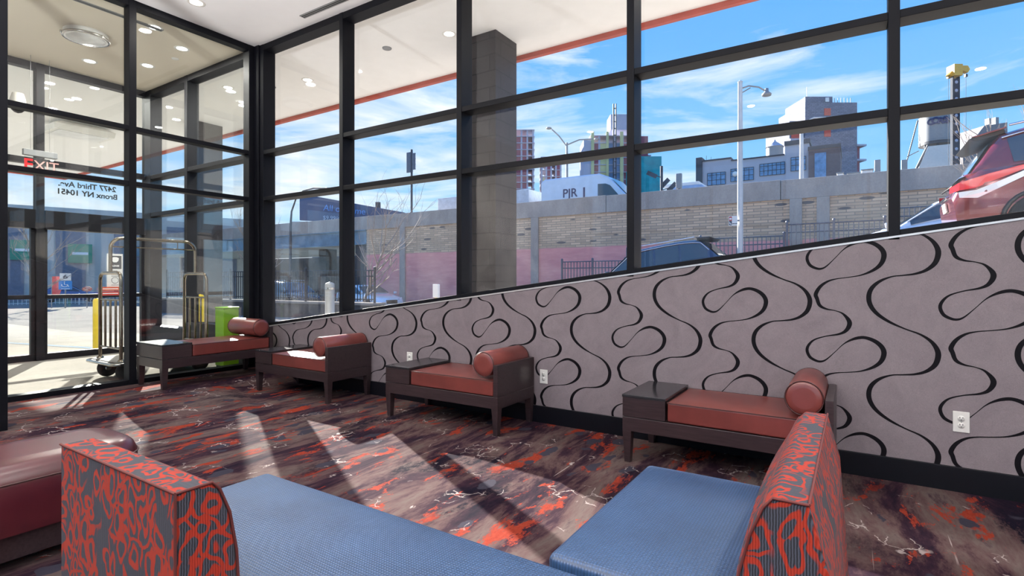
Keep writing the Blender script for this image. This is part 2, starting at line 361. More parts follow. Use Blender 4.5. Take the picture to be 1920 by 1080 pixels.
M['fence_g'] = plain('grey_iron', L(96, 98, 108), 0.5, 0.3, var=0.1)
M['galv'] = plain('galvanised_steel', L(138, 140, 142), 0.5, 0.4, var=0.08)
M['polew'] = plain('pale_pole', L(200, 200, 198), 0.5, 0.2, var=0.06)
M['dark'] = plain('dark_grey', L(62, 66, 74), 0.55, var=0.1)
# ================================================================== THE SETTING
XL, YW, ZC = -6.49, 4.0, 4.22
zs = lambda x: 0.612+0.1318*(x+6.473)                # the sill climbs with the street
def fz(x, y):                                        # carpet: level, with a gentle rise towards the vestibule glass
    def sm(t): t = max(0, min(1, t)); return t*t*(3-2*t)
    k = sm((y-2.9)/0.45); x0 = -4.5*(1-k)-5.56*k
    return 0.105*sm((x0-x)/(x0+5.86))
rows = []
xs = [-6.49+0.08*i for i in range(32)]+[-3.9, -3, -1, 1, 3, 5, 7]; ys = [-6, -3, -1, 0, 1]+[1.3+0.09*i for i in range(31)]
for y in ys: rows.append([(x, y, fz(x, y)) for x in xs])
fl = MB().grid(rows).box(-6.49, 7, -6, 4.0, -0.12, -0.06)
tag(fl.build('floor', M['carpet']), 'dark red, navy and taupe patterned carpet across the lobby floor', 'floor', kind='structure')
tag(MB().box(-6.62, 7.1, -6.1, 4.17, ZC, ZC+0.3).build('ceiling', M['ceil']), 'smooth white painted ceiling over the lobby', 'ceiling', kind='structure')
tag(MB().box(7.0, 7.1, -6.1, 4.17, -0.1, ZC).build('wall_right', M['wallpaint']), 'plain warm white wall beyond the right of the lobby', 'wall', kind='structure')
tag(MB().box(-6.62, -6.49, -6.1, -0.12, -0.1, ZC).build('wall_left', M['wallpaint']), 'plain warm white wall beyond the vestibule glass', 'wall', kind='structure')
wb = thing('window_back', 'dark framed glazing behind the viewer at the rear of the lobby', 'window', kind='structure')
f = MB()
for i in range(9): f.box(-6.49+i*1.68, -6.43+i*1.68, -6.12, -6.0, 0, ZC)
for z in (0, 1.2, 2.5, 4.14): f.box(-6.49, 7.0, -6.12, -6.0, z, z+0.06)
f.build('window_frame', M['frame'], wb); MB().box(-6.49, 7.0, -6.07, -6.06, 0.06, 4.14).build('glass', M['glass'], wb)

# --- knee wall with the swirl wallpaper -------------------------------------------------
B = [(-.209, 1.102), (-.194, 1.059), (-.158, 1.037), (-.105, 1.026), (-.063, 1.006), (-.030, .955), (-.047, .905), (-.087, .878), (-.160, .860), (-.222, .835),
     (-.255, .800), (-.266, .762), (-.250, .720), (-.215, .698), (-.185, .695), (-.155, .712), (-.109, .762), (-.068, .810), (-.033, .838), (.010, .858), (.053, .863), (.103, .844),
     (.138, .810), (.149, .770), (.133, .720), (.092, .681), (.030, .652), (-.040, .638), (-.100, .629), (-.150, .612), (-.192, .577), (-.216, .530)]
BW = [16, 14, 8, 4, 9, 19, 15, 9, 5, 7, 11, 13, 13, 11, 9, 6, 3, 4, 8, 13, 14, 17, 19, 20, 17, 12, 6, 4, 5, 9, 14, 17]
A = [(.413, .774), (.397, .720), (.356, .680), (.305, .659), (.248, .650), (.190, .642), (.130, .614), (.088, .570), (.073, .516), (.083, .462), (.118, .411),
     (.180, .364), (.256, .326), (.328, .297), (.378, .260), (.406, .216)]
AW = [20, 18, 13, 9, 6, 6, 12, 17, 19, 18, 15, 11, 6, 8, 13, 18]
V = 0.602
def cat(pts):                                         # Catmull-Rom through (x, z, w)
    out = []
    for i in range(1, len(pts)-2):
        p0, p1, p2, p3 = pts[i-1:i+3]
        for k in range(6):
            t = k/6; out.append(tuple(0.5*((2*b)+(-a+c)*t+(2*a-5*b+4*c-d)*t*t+(-a+3*b-3*c+d)*t**3) for a, b, c, d in zip(p0, p1, p2, p3)))
    return out
def column_pts(P, Wd, x0, sx, dz):
    seq = []
    n = len(P)
    for k in range(7, -3, -1):
        for (x, z), w in zip(P, Wd):
            seq.append((x0+x*sx, z+dz+(k-2)*V, w/1000.0))
    return cat(seq)
wall = MB()
wall.prism([(-6.49, 0.0), (7.0, 0.0), (7.0, zs(7.0)), (-6.49, zs(-6.49))], 4.0, 4.15, 'y', 0)
inkf = 0
def ribbon(seq):
    Ls, Rs = [], []
    for i in range(1, len(seq)-1):
        dx, dz = seq[i+1][0]-seq[i-1][0], seq[i+1][1]-seq[i-1][1]; l = math.hypot(dx, dz) or 1; nx, nz = -dz/l, dx/l; w = max(seq[i][2]*1.4, 0.004)/2
        Ls.append((seq[i][0]+nx*w, seq[i][1]+nz*w)); Rs.append((seq[i][0]-nx*w, seq[i][1]-nz*w))
    for i in range(len(Ls)-1):
        q = [Ls[i], Rs[i], Rs[i+1], Ls[i+1]]
        top = max(p[1]-zs(p[0]) for p in q); bot = min(p[1] for p in q)
        if top > -0.001 or bot < 0.02: 
            if min(p[1]-zs(p[0]) for p in q) > -0.012 or max(p[1] for p in q) < 0.02: continue
            q = [(x, max(0.02, min(z, zs(x)-0.001))) for x, z in q]
        if min(p[0] for p in q) < -6.47 or max(p[0] for p in q) > 6.9: continue
        wall.add([(x, 3.9992, z) for x, z in q], [(0, 1, 2, 3)], 1)
bcols = [.055, -.606, -1.301, -2.001, -2.69, -3.38, -4.07, -4.76, -5.45, -6.14]
bx = [(.055+.686*k, -k) for k in range(9, 0, -1)]+[(x, i) for i, x in enumerate(bcols)]
for x0, i in bx:
    dz = 0.0 if i % 2 == 0 else 0.300
    ribbon(column_pts([(x, z) for x, z in B], BW, x0-0.055+0.002, 1.0, dz))
    ribbon(column_pts([(x, z) for x, z in A], AW, x0-0.055, 1.0, dz))
tag(wall.build('wall_window', [M['paper'], M['swirl']]), 'mauve grey brushed wall with black swirling ribbons under the sloping sill', 'wall', kind='structure')
t1 = MB().prism([(-6.49, zs(-6.49)-0.011), (7.0, zs(7)-0.011), (7.0, zs(7)+0.001), (-6.49, zs(-6.49)+0.001)], 3.994, 4.002, 'y')
tag(t1.build('trim_1', M['trim']), 'thin bright metal strip capping the swirl wall', 'trim', kind='structure')
tag(MB().box(-6.49, 7.0, 3.982, 4.001, -0.02, 0.142).build('baseboard_window', M['base'], bevel=0.003), 'black baseboard along the swirl wall', 'baseboard', kind='structure')

# --- curtain wall to the street ---------------------------------------------------------
ZT = [2.869, 2.278]
mull = [-6.40, -4.88, -3.20, -1.503, 0.172, 1.85, 3.53, 5.21, 6.94]
place = ['at the corner', 'second from the corner', 'in front of the brick column', 'between the brick column and the white lamp post', 'behind the pale lamp post', 'beside the red car', 'far right of the lobby', 'at the right end of the lobby']
for i in range(8):
    a, b = mull[i], mull[i+1]
    w = thing('window_%d' % (i+1), 'tall dark framed street window bay '+place[i], 'window', kind='structure')
    wd = 0.07 if i == 0 else 0.06
    MB().box(a, a+wd, 4.0, 4.17, zs(a)-0.02, ZC).build('mullion', M['frame'], w, bevel=0.003)
    if i == 7: MB().box(b, b+wd, 4.0, 4.17, zs(b)-0.02, ZC).build('mullion', M['frame'], w, bevel=0.003)
    x0 = a+wd
    for z in ZT:
        if z-0.05 > zs(b)+0.05: MB().box(x0, b, 4.004, 4.16, z-0.05, z).build('transom', M['frame'], w, bevel=0.003)
    MB().box(x0, b, 4.004, 4.16, ZC-0.075, ZC).build('head', M['frame'], w, bevel=0.003)
    MB().prism([(x0, zs(x0)), (b, zs(b)), (b, zs(b)+0.036), (x0, zs(x0)+0.036)], 4.0, 4.17, 'y').build('sill', M['frame'], w, bevel=0.003)
    MB().prism([(x0, zs(x0)+0.036), (b, zs(b)+0.036), (b, ZC-0.075), (x0, ZC-0.075)], 4.118, 4.126, 'y').build('glass', M['glass'], w)
cp = MB().box(-6.62, -6.40, 3.98, 4.17, 0, ZC)
tag(cp.build('trim_2', M['frame'], bevel=0.003), 'dark aluminium corner post where the two glass walls meet', 'post', kind='structure')

# --- glass wall between lobby and vestibule -----------------------------------------------
ym = [3.98, 2.61, 1.25, -0.12]
pl = ['behind the corner bench', 'in front of the luggage cart', 'left of the luggage cart, beside the near post']
for i in range(3):
    a, b = ym[i], ym[i+1]
    w = thing('window_%d' % (i+9), 'dark framed vestibule glass bay '+pl[i], 'window', kind='structure')
    MB().box(-6.62, -6.49, a-0.035 if i else a-0.07, a+0.035 if i else a, 0.0, ZC).build('mullion', M['frame'], w, bevel=0.003)
    hi = a-0.035 if i else a-0.07; lo = b+0.035
    for z in ZT: MB().box(-6.61, -6.494, lo, hi, z-0.05, z).build('transom', M['frame'], w, bevel=0.003)
    MB().box(-6.61, -6.494, lo, hi, ZC-0.075, ZC).build('head', M['frame'], w, bevel=0.003)
    MB().box(-6.62, -6.49, lo, hi, 0.02, 0.155).build('sill', M['frame'], w, bevel=0.003)
    MB().box(-6.580, -6.572, lo, hi, 0.155, ZC-0.075).build('glass', M['glass_v'], w)
tag(MB().box(-5.50, -5.422, 1.20, 1.345, 0.0, ZC).build('trim_3', M['frame'], bevel=0.004), 'dark full height metal post at the left edge, behind the maroon ottoman', 'post', kind='structure')

# --- vestibule ------------------------------------------------------------------------------
tag(MB().box(-9.63, -6.62, -0.5, 4.17, -0.2, 0.10).build('floor_vestibule', M['tile']), 'pale tiled vestibule floor in sunlight beyond the glass', 'floor', kind='structure')
tag(MB().box(-9.63, -6.62, -0.6, 4.17, ZC, ZC+0.3).build('ceiling_vestibule', M['ceil_v']), 'beige vestibule ceiling with recessed lamps', 'ceiling', kind='structure')
tag(MB().box(-9.63, -6.62, -0.6, -0.5, -0.1, ZC).build('wall_vestibule', M['wallpaint']), 'plain end wall of the vestibule', 'wall', kind='structure')
vx = [-9.63, -8.30, -6.62]
for i in range(2):
    a, b = vx[i], vx[i+1]
    w = thing('window_%d' % (i+12), ('dark framed vestibule street window next to the far corner post', 'dark framed vestibule street window above the corner bench')[i], 'window', kind='structure')
    m0 = (a, a+0.28) if i == 0 else (a, a+0.08)
    MB().box(m0[0], m0[1], 4.0, 4.17, 0.0, ZC).build('mullion', M['frame_v'], w, bevel=0.003)
    for z in ZT: MB().box(m0[1], b, 4.004, 4.16, z-0.06, z).build('transom', M['frame_v'], w, bevel=0.003)
    MB().box(m0[1], b, 4.004, 4.16, ZC-0.09, ZC).build('head', M['frame_v'], w, bevel=0.003)
    MB().box(m0[1], b, 4.0, 4.17, 0.0, 0.50+0.1*i).build('sill', M['frame_v'], w, bevel=0.003)
    MB().box(m0[1], b, 4.118, 4.126, 0.50+0.1*i, ZC-0.09).build('glass', M['glass_v'], w)
# entrance wall with the doors
yb = [4.0, 2.695, 1.30, -0.1]
nm = ['door_1', 'door_2', 'window_14']
lb = ['outer glass entrance door carrying the street address, with dark rails', 'outer glass entrance door behind the near post, with dark rails', 'fixed glass panel beside the entrance doors']
for i in range(3):
    a, b = yb[i], yb[i+1]
    w = thing(nm[i], lb[i], 'door' if i < 2 else 'window', kind='structure')
    hi = a-0.045 if i else a; lo = b+0.045
    MB().box(-9.63, -9.50, b-0.045, b+0.045, 0.0, ZC).build('jamb', M['frame_v'], w, bevel=0.003)
    MB().box(-9.62, -9.504, lo, hi, ZC-0.09, ZC).build('head', M['frame_v'], w, bevel=0.003)
    MB().box(-9.62, -9.50, lo, hi, 2.82, 2.90).build('transom', M['frame_v'], w, bevel=0.003)
    MB().box(-9.64, -9.47, lo, hi, 1.93, 2.19).build('header_box', M['frame_v'], w, bevel=0.004)
    MB().box(-9.57, -9.562, lo, hi, 0.19, ZC-0.09).build('glass', M['glass_v'], w)
    lf = MB().box(-9.60, -9.53, lo, hi, 0.10, 0.19).box(-9.60, -9.53, lo, hi, 0.955, 1.012).box(-9.60, -9.53, hi-0.05, hi, 0.19, 1.93).box(-9.60, -9.53, lo, lo+0.04, 0.19, 1.93)
    lf.build('door_leaf', M['frame_v'], w, bevel=0.003)
    if i == 0:
        Rm = lambda y, z: Matrix.Translation((-9.556, y, z)) @ Matrix.Rotation(-math.pi/2, 4, 'Z') @ Matrix.Rotation(math.pi/2, 4, 'X')
        text('2477 Third Ave.', 'address_lettering', 0.108, M['black'], w, Rm(3.26, 2.60), depth=0.001, bold=0.003)
        text('Bronx NY 10451', 'address_lettering', 0.108, M['black'], w, Rm(3.26, 2.485), depth=0.001, bold=0.003)

# --- canopy, columns and the street ----------------------------------------------------------
cn = MB().box(-20, 12, 4.17, 6.2, 4.29, 4.6).box(-20, -9.63, -6, 4.17, 4.29, 4.6)
can = tag(cn.build('canopy', M['soffit']), 'deep white soffit of the entrance canopy outside the windows', 'canopy', kind='structure')
MB().box(-20.06, 12, 6.2, 6.27, 4.23, 4.85).box(-20.06, -20, -6, 6.2, 4.23, 4.85).build('fascia', M['fascia'], can)
for i, (x0, x1) in enumerate(((-4.17, -3.70), (-11.15, -10.67))):
    c = thing('brick_column', ('dark square brick column outside the third window bay, carrying the canopy', 'dark square brick column beyond the vestibule, carrying the canopy')[i], 'column', kind='structure')
    MB().box(x0, x1, 5.39, 5.87, -0.3, 4.29).build('shaft', M['column'], c)
GZ = [(-150, -1.2), (-60, -0.7), (-20, -0.45), (-12, -0.10), (-9, 0.08), (-7, 0.34), (-4.7, 0.62), (-1, 1.18), (1, 1.50), (3.3, 1.85), (8, 2.48), (30, 4.8), (90, 7)]
def gz(x):
    for (a, za), (b, zb) in zip(GZ, GZ[1:]):
        if x <= b: return za+(zb-za)*max(0, (x-a))/(b-a)
    return GZ[-1][1]
gx = [a for a, _ in GZ]
gx = sorted(set(gx+[-40, -30, -16, 4, 15]))
tag(MB().grid([[(x, y, gz(x)) for x in gx] for y in (6.6, 12, 16, 19.5)]).build('street', M['asphalt']), 'sunlit grey asphalt street rising to the right', 'street', kind='structure')
tag(MB().grid([[(x, y, gz(x)+(0.06 if x < -9.7 else 0.02)) for x in gx if x > -61] for y in (4.17, 6.6)]+[[(x, 6.61, gz(x)-0.1) for x in gx if x > -61]]).build('sidewalk', M['walk']), 'pale concrete sidewalk along the facade', 'sidewalk', kind='structure')
tag(MB().grid([[(x, y, gz(x)+0.03) for x in [-60, -40, -30, -20, -12, -9.64]] for y in (-30, -6, 4.17)]).build('forecourt', M['asphalt']), 'sunlit pale forecourt outside the entrance doors', 'forecourt', kind='structure')
tag(MB().grid([[(x, y, gz(x)+0.12) for x in gx] for y in (19.5, 23.1)]+[]).build('sidewalk_far', M['walk']), 'far sidewalk at the foot of the highway wall', 'sidewalk', kind='structure')
tag(MB().grid([[(x, y, -2.0) for x in (-400, 250)] for y in (36, 420)]).build('ground_far', M['void']), 'ground of the district behind the highway', 'ground', kind='structure')
hw = thing('highway_wall', 'long highway retaining wall of tan brick with a pink painted base and concrete parapet', 'wall', kind='structure')
MB().box(-25.5, 40, 23.0, 23.8, -3, 4.30).build('brick_face', M['highway'], hw)
cap = MB()
for k in range(14): cap.box(-60+k*7.2, -60+k*7.2+7.18, 22.93, 23.35, 4.30, 5.24-0.0055*(k*7.2)*0.6)
cap.build('parapet', M['concrete'], hw, bevel=0.02)
pil = MB()
for x in (-22.6, -16.2, -13.6, -2.1, -1.2, 6): pil.box(x, x+0.42, 22.90, 23.0, -2, 4.30)
pil.build('pilaster', M['concrete'], hw, bevel=0.01)
tag(MB().box(-60, 40, 23.36, 35, 3.5, 3.9).build('road', M['asphalt']), 'raised highway road surface behind the parapet', 'road', kind='structure')
br = thing('highway_bridge', 'steel girder bridge carrying the highway over the dark underpass', 'bridge', kind='structure')
MB().box(-60, -25.5, 22.98, 23.2, 3.45, 4.30).box(-60, -25.5, 22.88, 23.2, 3.40, 3.48).box(-60, -25.5, 22.88, 23.2, 4.26, 4.32).box(-33.2, -33.0, 22.86, 23.0, 3.45, 4.3).box(-41.2, -41.0, 22.86, 23.0, 3.45, 4.3).build('girder', M['girder'], br)
MB().box(-60, -25.5, 35.6, 36, -3, 3.5).box(-26.5, -25.5, 23, 36, -3, 3.9).box(-34, -33.2, 26, 27, -3, 3.5).build('abutment', M['void'], br)
# ================================================================== CEILING FITTINGS
ring = MB().lathe([(0.062, 0.0), (0.075, -0.004), (0.088, -0.002), (0.09, 0.0)], n=28)
def downlight(x, y, z, label, group, power=0, lit=True, spot=(1, .95, .87), r=1.0):
    t = thing('downlight', label, 'ceiling light', (x, y, z), group=group)
    MB().lathe([(0.062*r, -0.001), (0.075*r, -0.006), (0.088*r, -0.003), (0.09*r, 0.0)], n=28).build('trim_ring', M['white'], t)
    MB().lathe([(0.0001, -0.002), (0.062*r, -0.002)], n=28).build('lens', M['lamp'] if lit else M['opal'], t)
    if power:
        l = area('downlight_lamp', (0, 0, -0.012), (0, 0, 0), 0.12, 0.12, power, spot, 'DISK'); l.parent = t
    return t
downlight(-5.99, 3.01, ZC, 'lit round downlight in the white lobby ceiling, near the glass corner', 'lobby downlights', 18)
for x in (-4.5, -1.5, 1.5, 4.5):  # unseen downlights added overhead to lift the room's brightness
    for y in (-4.2, -1.7, 0.9):
        downlight(x, y, ZC, 'added round lobby downlight overhead, unseen behind the viewer', 'added lobby downlights behind the viewer', 14)
vlab = ['lit vestibule downlight beside the slot vent', 'lit vestibule downlight nearest the glass corner', 'lit vestibule downlight nearest the entrance doors', 'lit vestibule downlight by the far street corner']
for (x, y), l in zip(((-7.0, 3.04), (-7.34, 3.51), (-8.83, 3.03), (-8.33, 3.53)), vlab):
    downlight(x, y, ZC, l, 'vestibule downlights', 30)
slab = ['bright canopy downlight left of the brick column', 'faint canopy downlight in the first window bay', 'canopy downlight seen through the vestibule street glass, nearer one', 'canopy downlight seen through the vestibule street glass, by the canopy edge', 'canopy lamp above the entrance doors, right of the jamb', 'canopy lamp beyond the door jamb, upper of the left pair', 'canopy lamp beyond the door jamb, lower of the left pair', 'canopy lamp furthest out above the forecourt']
for (x, y), l in zip(((-4.26, 5.18), (-7.07, 5.2), (-8.42, 4.72), (-8.9, 5.25), (-10.24, 3.58), (-10.64, 3.01), (-10.9, 3.13), (-11.25, 3.57)), slab):
    downlight(x, y, 4.29, l, 'canopy downlights', 0 if x > -5 else (70 if x > -8 else 16))
for x in (-1.4, 1.4, 4.2): downlight(x, 5.18, 4.29, 'added canopy downlight above the sidewalk on the right, out of view', 'added canopy downlights on the right', 25 if x < 0 else 120)  # lamps added out of view; their bounce brightens the soffit
sp = thing('ceiling_speaker', 'small grey round speaker grille in the canopy soffit, second bay', 'speaker', (-5.21, 5.05, 4.29), group='canopy discs')
MB().lathe([(0.0001, -0.004), (0.04, -0.006), (0.058, -0.012), (0.062, 0.0)], n=24).build('grille', M['galv'], sp)
sp2 = dup(sp, (-7.8, 5.08, 4.29), label='small grey round disc in the canopy soffit, beside the glass corner')
for i, (x, y) in enumerate(((-7.75, 3.62),)):
    k = thing('sprinkler_head', 'small white sprinkler cover plate on the beige vestibule ceiling', 'sprinkler', (x, y, ZC))
    MB().lathe([(0.0001, -0.008), (0.04, -0.008), (0.045, 0.0)], n=20).build('plate', M['white'], k)
def fill_uplight(x, y, label):  # uplighters added out of view only to brighten the ceiling
    t = thing('fill_lamp', label, 'added fill lamp', (x, y, 0), group='added unseen uplighters behind the viewer')
    MB().lathe([(0.0001, 0.03), (0.14, 0.025), (0.15, 0.0)], n=24).build('base', M['dark'], t)
    MB().tube([(0, 0, 0.02), (0, 0, 1.74)], 0.014, 10).build('pole', M['dark'], t)
    MB().lathe([(0.03, 1.70), (0.12, 1.75), (0.19, 1.83), (0.185, 1.835), (0.11, 1.765), (0.0001, 1.73)], n=28).build('bowl_shade', M['galv'], t)
    l = area('fill_lamp_bulb', (0, 0, 1.80), (math.pi, 0, 0), 0.26, 0.26, 260, (1.0, 0.97, 0.95), 'DISK'); l.parent = t
fill_uplight(-4.4, -0.9, 'added unseen uplighter behind the viewer, nearest the vestibule')
fill_uplight(-0.8, -1.3, 'added unseen uplighter straight behind the viewer')
fill_uplight(3.2, -0.6, 'added unseen uplighter behind the viewer, toward the right wall')
def slot_vent(name, x0, x1, y0, y1, label):
    t = thing(name, label, 'air vent', ((x0+x1)/2, (y0+y1)/2, ZC)); dx, dy = (x1-x0)/2, (y1-y0)/2
    MB().box(-dx, dx, -dy, dy, -0.006, 0.0).build('frame', M['galv'], t)
    b = MB()
    if dx > dy:
        for o in (-0.018, 0.006): b.box(-dx+0.01, dx-0.01, o, o+0.012, -0.0075, -0.004)
    else:
        for o in (-0.018, 0.006): b.box(o, o+0.012, -dy+0.01, dy-0.01, -0.0075, -0.004)
    b.build('slots', M['slot'], t); return t
slot_vent('slot_diffuser', -5.3, -2.6, 3.79, 3.86, 'long slot air diffuser in the lobby ceiling along the window head')
slot_vent('slot_diffuser', -7.04, -6.97, 1.9, 3.13, 'long slot air diffuser in the beige vestibule ceiling')
fl_ = thing('ceiling_lamp', 'round flush drum lamp with steel rim on the beige vestibule ceiling', 'ceiling light', (-7.86, 2.66, ZC))
MB().lathe([(0.22, 0), (0.22, -0.05), (0.205, -0.055)], n=36).build('drum', M['white'], fl_)
MB().lathe([(0.205, -0.05), (0.232, -0.05), (0.238, -0.062), (0.232, -0.075), (0.205, -0.075)], n=36).build('rim', M['steel'], fl_)
MB().lathe([(0.0001, -0.10), (0.10, -0.095), (0.17, -0.085), (0.207, -0.068)], n=36).build('diffuser', M['opal'], fl_)
for k in range(3):
    a = k*2.094+0.4; MB().lathe([(0.008, -0.08), (0.012, -0.07), (0.012, -0.045)], (0.237*math.cos(a), 0.237*math.sin(a), 0), n=10).build('thumb_screw', M['steel'], fl_)
wp = thing('lamp_reflection_box', 'pale rectangular box added for the drum lamp reflection above the address glass', 'lamp reflection', (-13.0, 4.28, 4.29))  # solid box put in place of the drum lamp's reflection
MB().add([(x*a, y*b, z) for z, a, b in ((0, .22, .32), (-.10, .36, .5), (-.2, .34, .48)) for x, y in ((-1, -1), (1, -1), (1, 1), (-1, 1))],
         [(0, 1, 2, 3), (8, 11, 10, 9)]+[(r*4+k, r*4+(k+1) % 4, r*4+4+(k+1) % 4, r*4+4+k) for r in (0, 1) for k in range(4)]).build('housing', M['white'], wp)
MB().box(-.28, .28, -.4, .4, -.212, -.198).build('lens', M['opal'], wp)
dc = thing('dome_camera', 'white dome security camera hanging under the transom by the entrance', 'camera', (-9.40, 2.43, 3.52))
MB().lathe([(0.02, 0.2), (0.06, 0.19), (0.085, 0.1), (0.085, 0.0)], n=20).build('housing', M['white'], dc)
MB().lathe([(0.0001, -0.075), (0.04, -0.06), (0.068, -0.03), (0.075, 0.0)], n=20).build('dome', M['black'], dc)
MB().box(-0.10, -0.02, -0.03, 0.03, 0.09, 0.15).build('bracket', M['white'], dc)
ex = thing('exit_sign', 'clear edge lit sign with red EXIT letters hanging by the entrance', 'exit sign', (-9.25, 2.62, 2.90))
MB().box(-0.03, 0.03, -0.18, 0.18, -0.02, 0.06).build('canopy_bar', M['galv'], ex, bevel=0.004)
MB().box(-0.003, 0.003, -0.17, 0.17, -0.26, -0.02).build('acrylic_panel', glassmat('sign_acrylic', (0.96, 0.97, 0.97, 1), 0.04), ex)
text('E', 'letter', 0.20, M['red'], ex, face_px(0.006, -0.125, -0.145), depth=0.001, bold=0.005)
text('XIT', 'faint_letters', 0.18, plain('faint_red', L(226, 170, 164), 0.5), ex, face_px(0.006, 0.065, -0.145), depth=0.001, spacing=0.95)
for s in (-0.1, 0.1): MB().tube([(0, s, 0.05), (0, s, ZC-2.90)], 0.0025, 6).build('hanger', M['galv'], ex)

# ================================================================== LOBBY FURNITURE
def make_bench(label):
    t = thing('daybed_bench', label, 'bench', group='leather daybed benches')
    legs = ((0.03, 0.03), (1.19, 0.03), (0.03, 0.53), (1.19, 0.53))
    for (x, y) in legs: MB().tbox((x, y), 0.020, 0.030, 0.0, 0.215).build('leg', M['wood'], t, bevel=0.002)
    MB().box(0, 1.22, 0, 0.56, 0.212, 0.306).build('seat_rail', M['wood'], t, bevel=0.003)
    tb = MB().box(0.0, 0.288, 0.0, 0.56, 0.310, 0.438).build('side_table', M['wood'], t, bevel=0.002)
    MB().box(-0.003, 0.291, -0.003, 0.563, 0.438, 0.456).build('table_top', M['wood_t'], tb, bevel=0.003)
    c = MB(); nx, ny = 14, 10
    c.box(0.300, 1.172, 0.004, 0.556, 0.308, 0.432)
    cu = c.build('cushion', M['leather'], t, bevel=0.012, seg=3)
    top = [[(0.300+0.872*i/nx, 0.004+0.552*j/ny, 0.431+0.016*math.sin(math.pi*i/nx)**0.5*math.sin(math.pi*j/ny)**0.5) for i in range(nx+1)] for j in range(ny+1)]
    MB().grid(top).build('cushion_crown', M['leather'], cu)
    e = [(0.302, 0.003, 0.430), (1.170, 0.003, 0.430), (1.170, 0.557, 0.430), (0.302, 0.557, 0.430), (0.302, 0.003, 0.430)]
    MB().tube(e, 0.003, 6).build('piping', M['piping'], cu)
    MB().box(1.178, 1.22, 0.0, 0.56, 0.306, 0.556).build('arm_panel', M['wood'], t, bevel=0.003)
    b = MB().lathe([(0.06, 0.008), (0.088, 0.010), (0.098, 0.018), (0.100, 0.03), (0.101, 0.28), (0.100, 0.53), (0.098, 0.542), (0.088, 0.550), (0.06, 0.552)], (1.075, 0, 0.552), 'y', 32).build('bolster', M['leather'], t)
    for y in (0.012, 0.548):
        MB().tube([(1.075+0.0975*math.cos(k*math.pi/16), y, 0.552+0.0975*math.sin(k*math.pi/16)) for k in range(33)], 0.0035, 6).build('piping', M['piping'], b)
    return t
M['wood_t'] = plain('dark_table_top', L(40, 40, 44), 0.16, var=0.1)
b4 = make_bench('leather daybed bench nearest the viewer, its bolster rising behind the patterned chair back')
b4.location = (-1.318, 3.43, 0)
dup(b4, (-3.556, 3.43, 0), label='leather daybed bench second from the right, beside a white outlet')
dup(b4, (-5.572, 3.43, 0), label='leather daybed bench with sun glaring white across its seat')
dup(b4, (-5.872, 2.620, 0.108), rz=math.pi/2, label='leather daybed bench against the vestibule glass, turned toward the room')

def soft_box(x0, x1, y0, y1, z0, z1, r, n=6):          # upholstered block: rounded box with softly crowned top
    pass
def cushion(name, x0, x1, y0, y1, z0, z1, mat, parent, crown=0.02, bevel=0.03, seg=4):
    b = bmesh.new(); nx, ny = 12, 12
    bmesh.ops.create_cube(b, size=1.0)
    for v in b.verts: v.co = Vector((x0+(v.co.x+.5)*(x1-x0), y0+(v.co.y+.5)*(y1-y0), z0+(v.co.z+.5)*(z1-z0)))
    bmesh.ops.bevel(b, geom=list(b.edges), offset=bevel, segments=seg, affect='EDGES', profile=0.5)
    bmesh.ops.subdivide_edges(b, edges=[e for e in b.edges if e.calc_length() > 0.15], cuts=9, use_grid_fill=True)
    for v in b.verts:
        if v.co.z > (z0+z1)/2:
            u = (v.co.x-x0)/(x1-x0); w = (v.co.y-y0)/(y1-y0)
            v.co.z += crown*max(0, math.sin(math.pi*u))**0.6*max(0, math.sin(math.pi*w))**0.6
    me = bpy.data.meshes.new(name); b.to_mesh(me); b.free(); me.materials.append(mat)
    for p in me.polygons: p.use_smooth = True
    o = bpy.data.objects.new(name, me); COL.objects.link(o); o.parent = parent
    return o
def back_panel(name, sec, a, b, axis, mat, parent, bev=0.012, bulge=0.02):
    """upholstered back: section polygon (u, z) swept from a to b, front face bulging in the middle"""
    N = 14; rows = []
    for i in range(N+1):
        t = i/N; k = math.sin(math.pi*t)**0.5; w = a+(b-a)*t
        ring = [(u+(bulge*k*s), z) for u, z, s in sec]
        rows.append([(w, u, z) if axis == 'x' else (u, w, z) for u, z in ring])
    n = len(sec); m = MB().grid(rows, close=True, smooth=False)
    m.add(rows[0], [tuple(range(n))]); m.add(rows[-1], [tuple(range(n))])
    o = m.build(name, mat, parent, bevel=bev, seg=3, weld=True)
    return o, rows
# --- lounge piece in the left foreground
t = thing('lounge_chair', 'low armless lounge seat in blue vinyl, its patterned back turned to the viewer', 'lounge chair', (0, 0, 0), group='patterned lounge seating')
cushion('seat', -2.00, -0.20, 0.66, 1.285, 0.30, 0.45, M['vinyl'], t, 0.004, 0.022)
MB().box(-1.97, -0.23, 0.64, 1.255, 0.10, 0.31).build('base', M['vinyl'], t, bevel=0.01)
sec = [(0.600, 0.745, 0), (0.682, 0.745, 0), (0.700, 0.725, 0.3), (0.725, 0.66, 1), (0.742, 0.56, 1), (0.748, 0.46, 1), (0.748, 0.14, 0), (0.600, 0.14, 0)]
bk, rows = back_panel('backrest', sec, -1.955, -1.285, 'x', M['fabric'], t, 0.008, 0.02)
def seam(rows, idx, parent, mat, off=0.0):
    MB().tube([rows[i][idx] for i in range(len(rows))], 0.0035, 6).build('piping', mat, parent)
M['pipe_f'] = plain('fabric_piping', L(92, 34, 30), 0.7)
for idx in (0, 2): seam(rows, idx, bk, M['pipe_f'])
MB().tube([p for p in rows[-1][:7]], 0.0035, 6).build('piping', M['pipe_f'], bk)
MB().tube([rows[-1][0], rows[-1][7]], 0.0035, 6).build('piping', M['pipe_f'], bk)
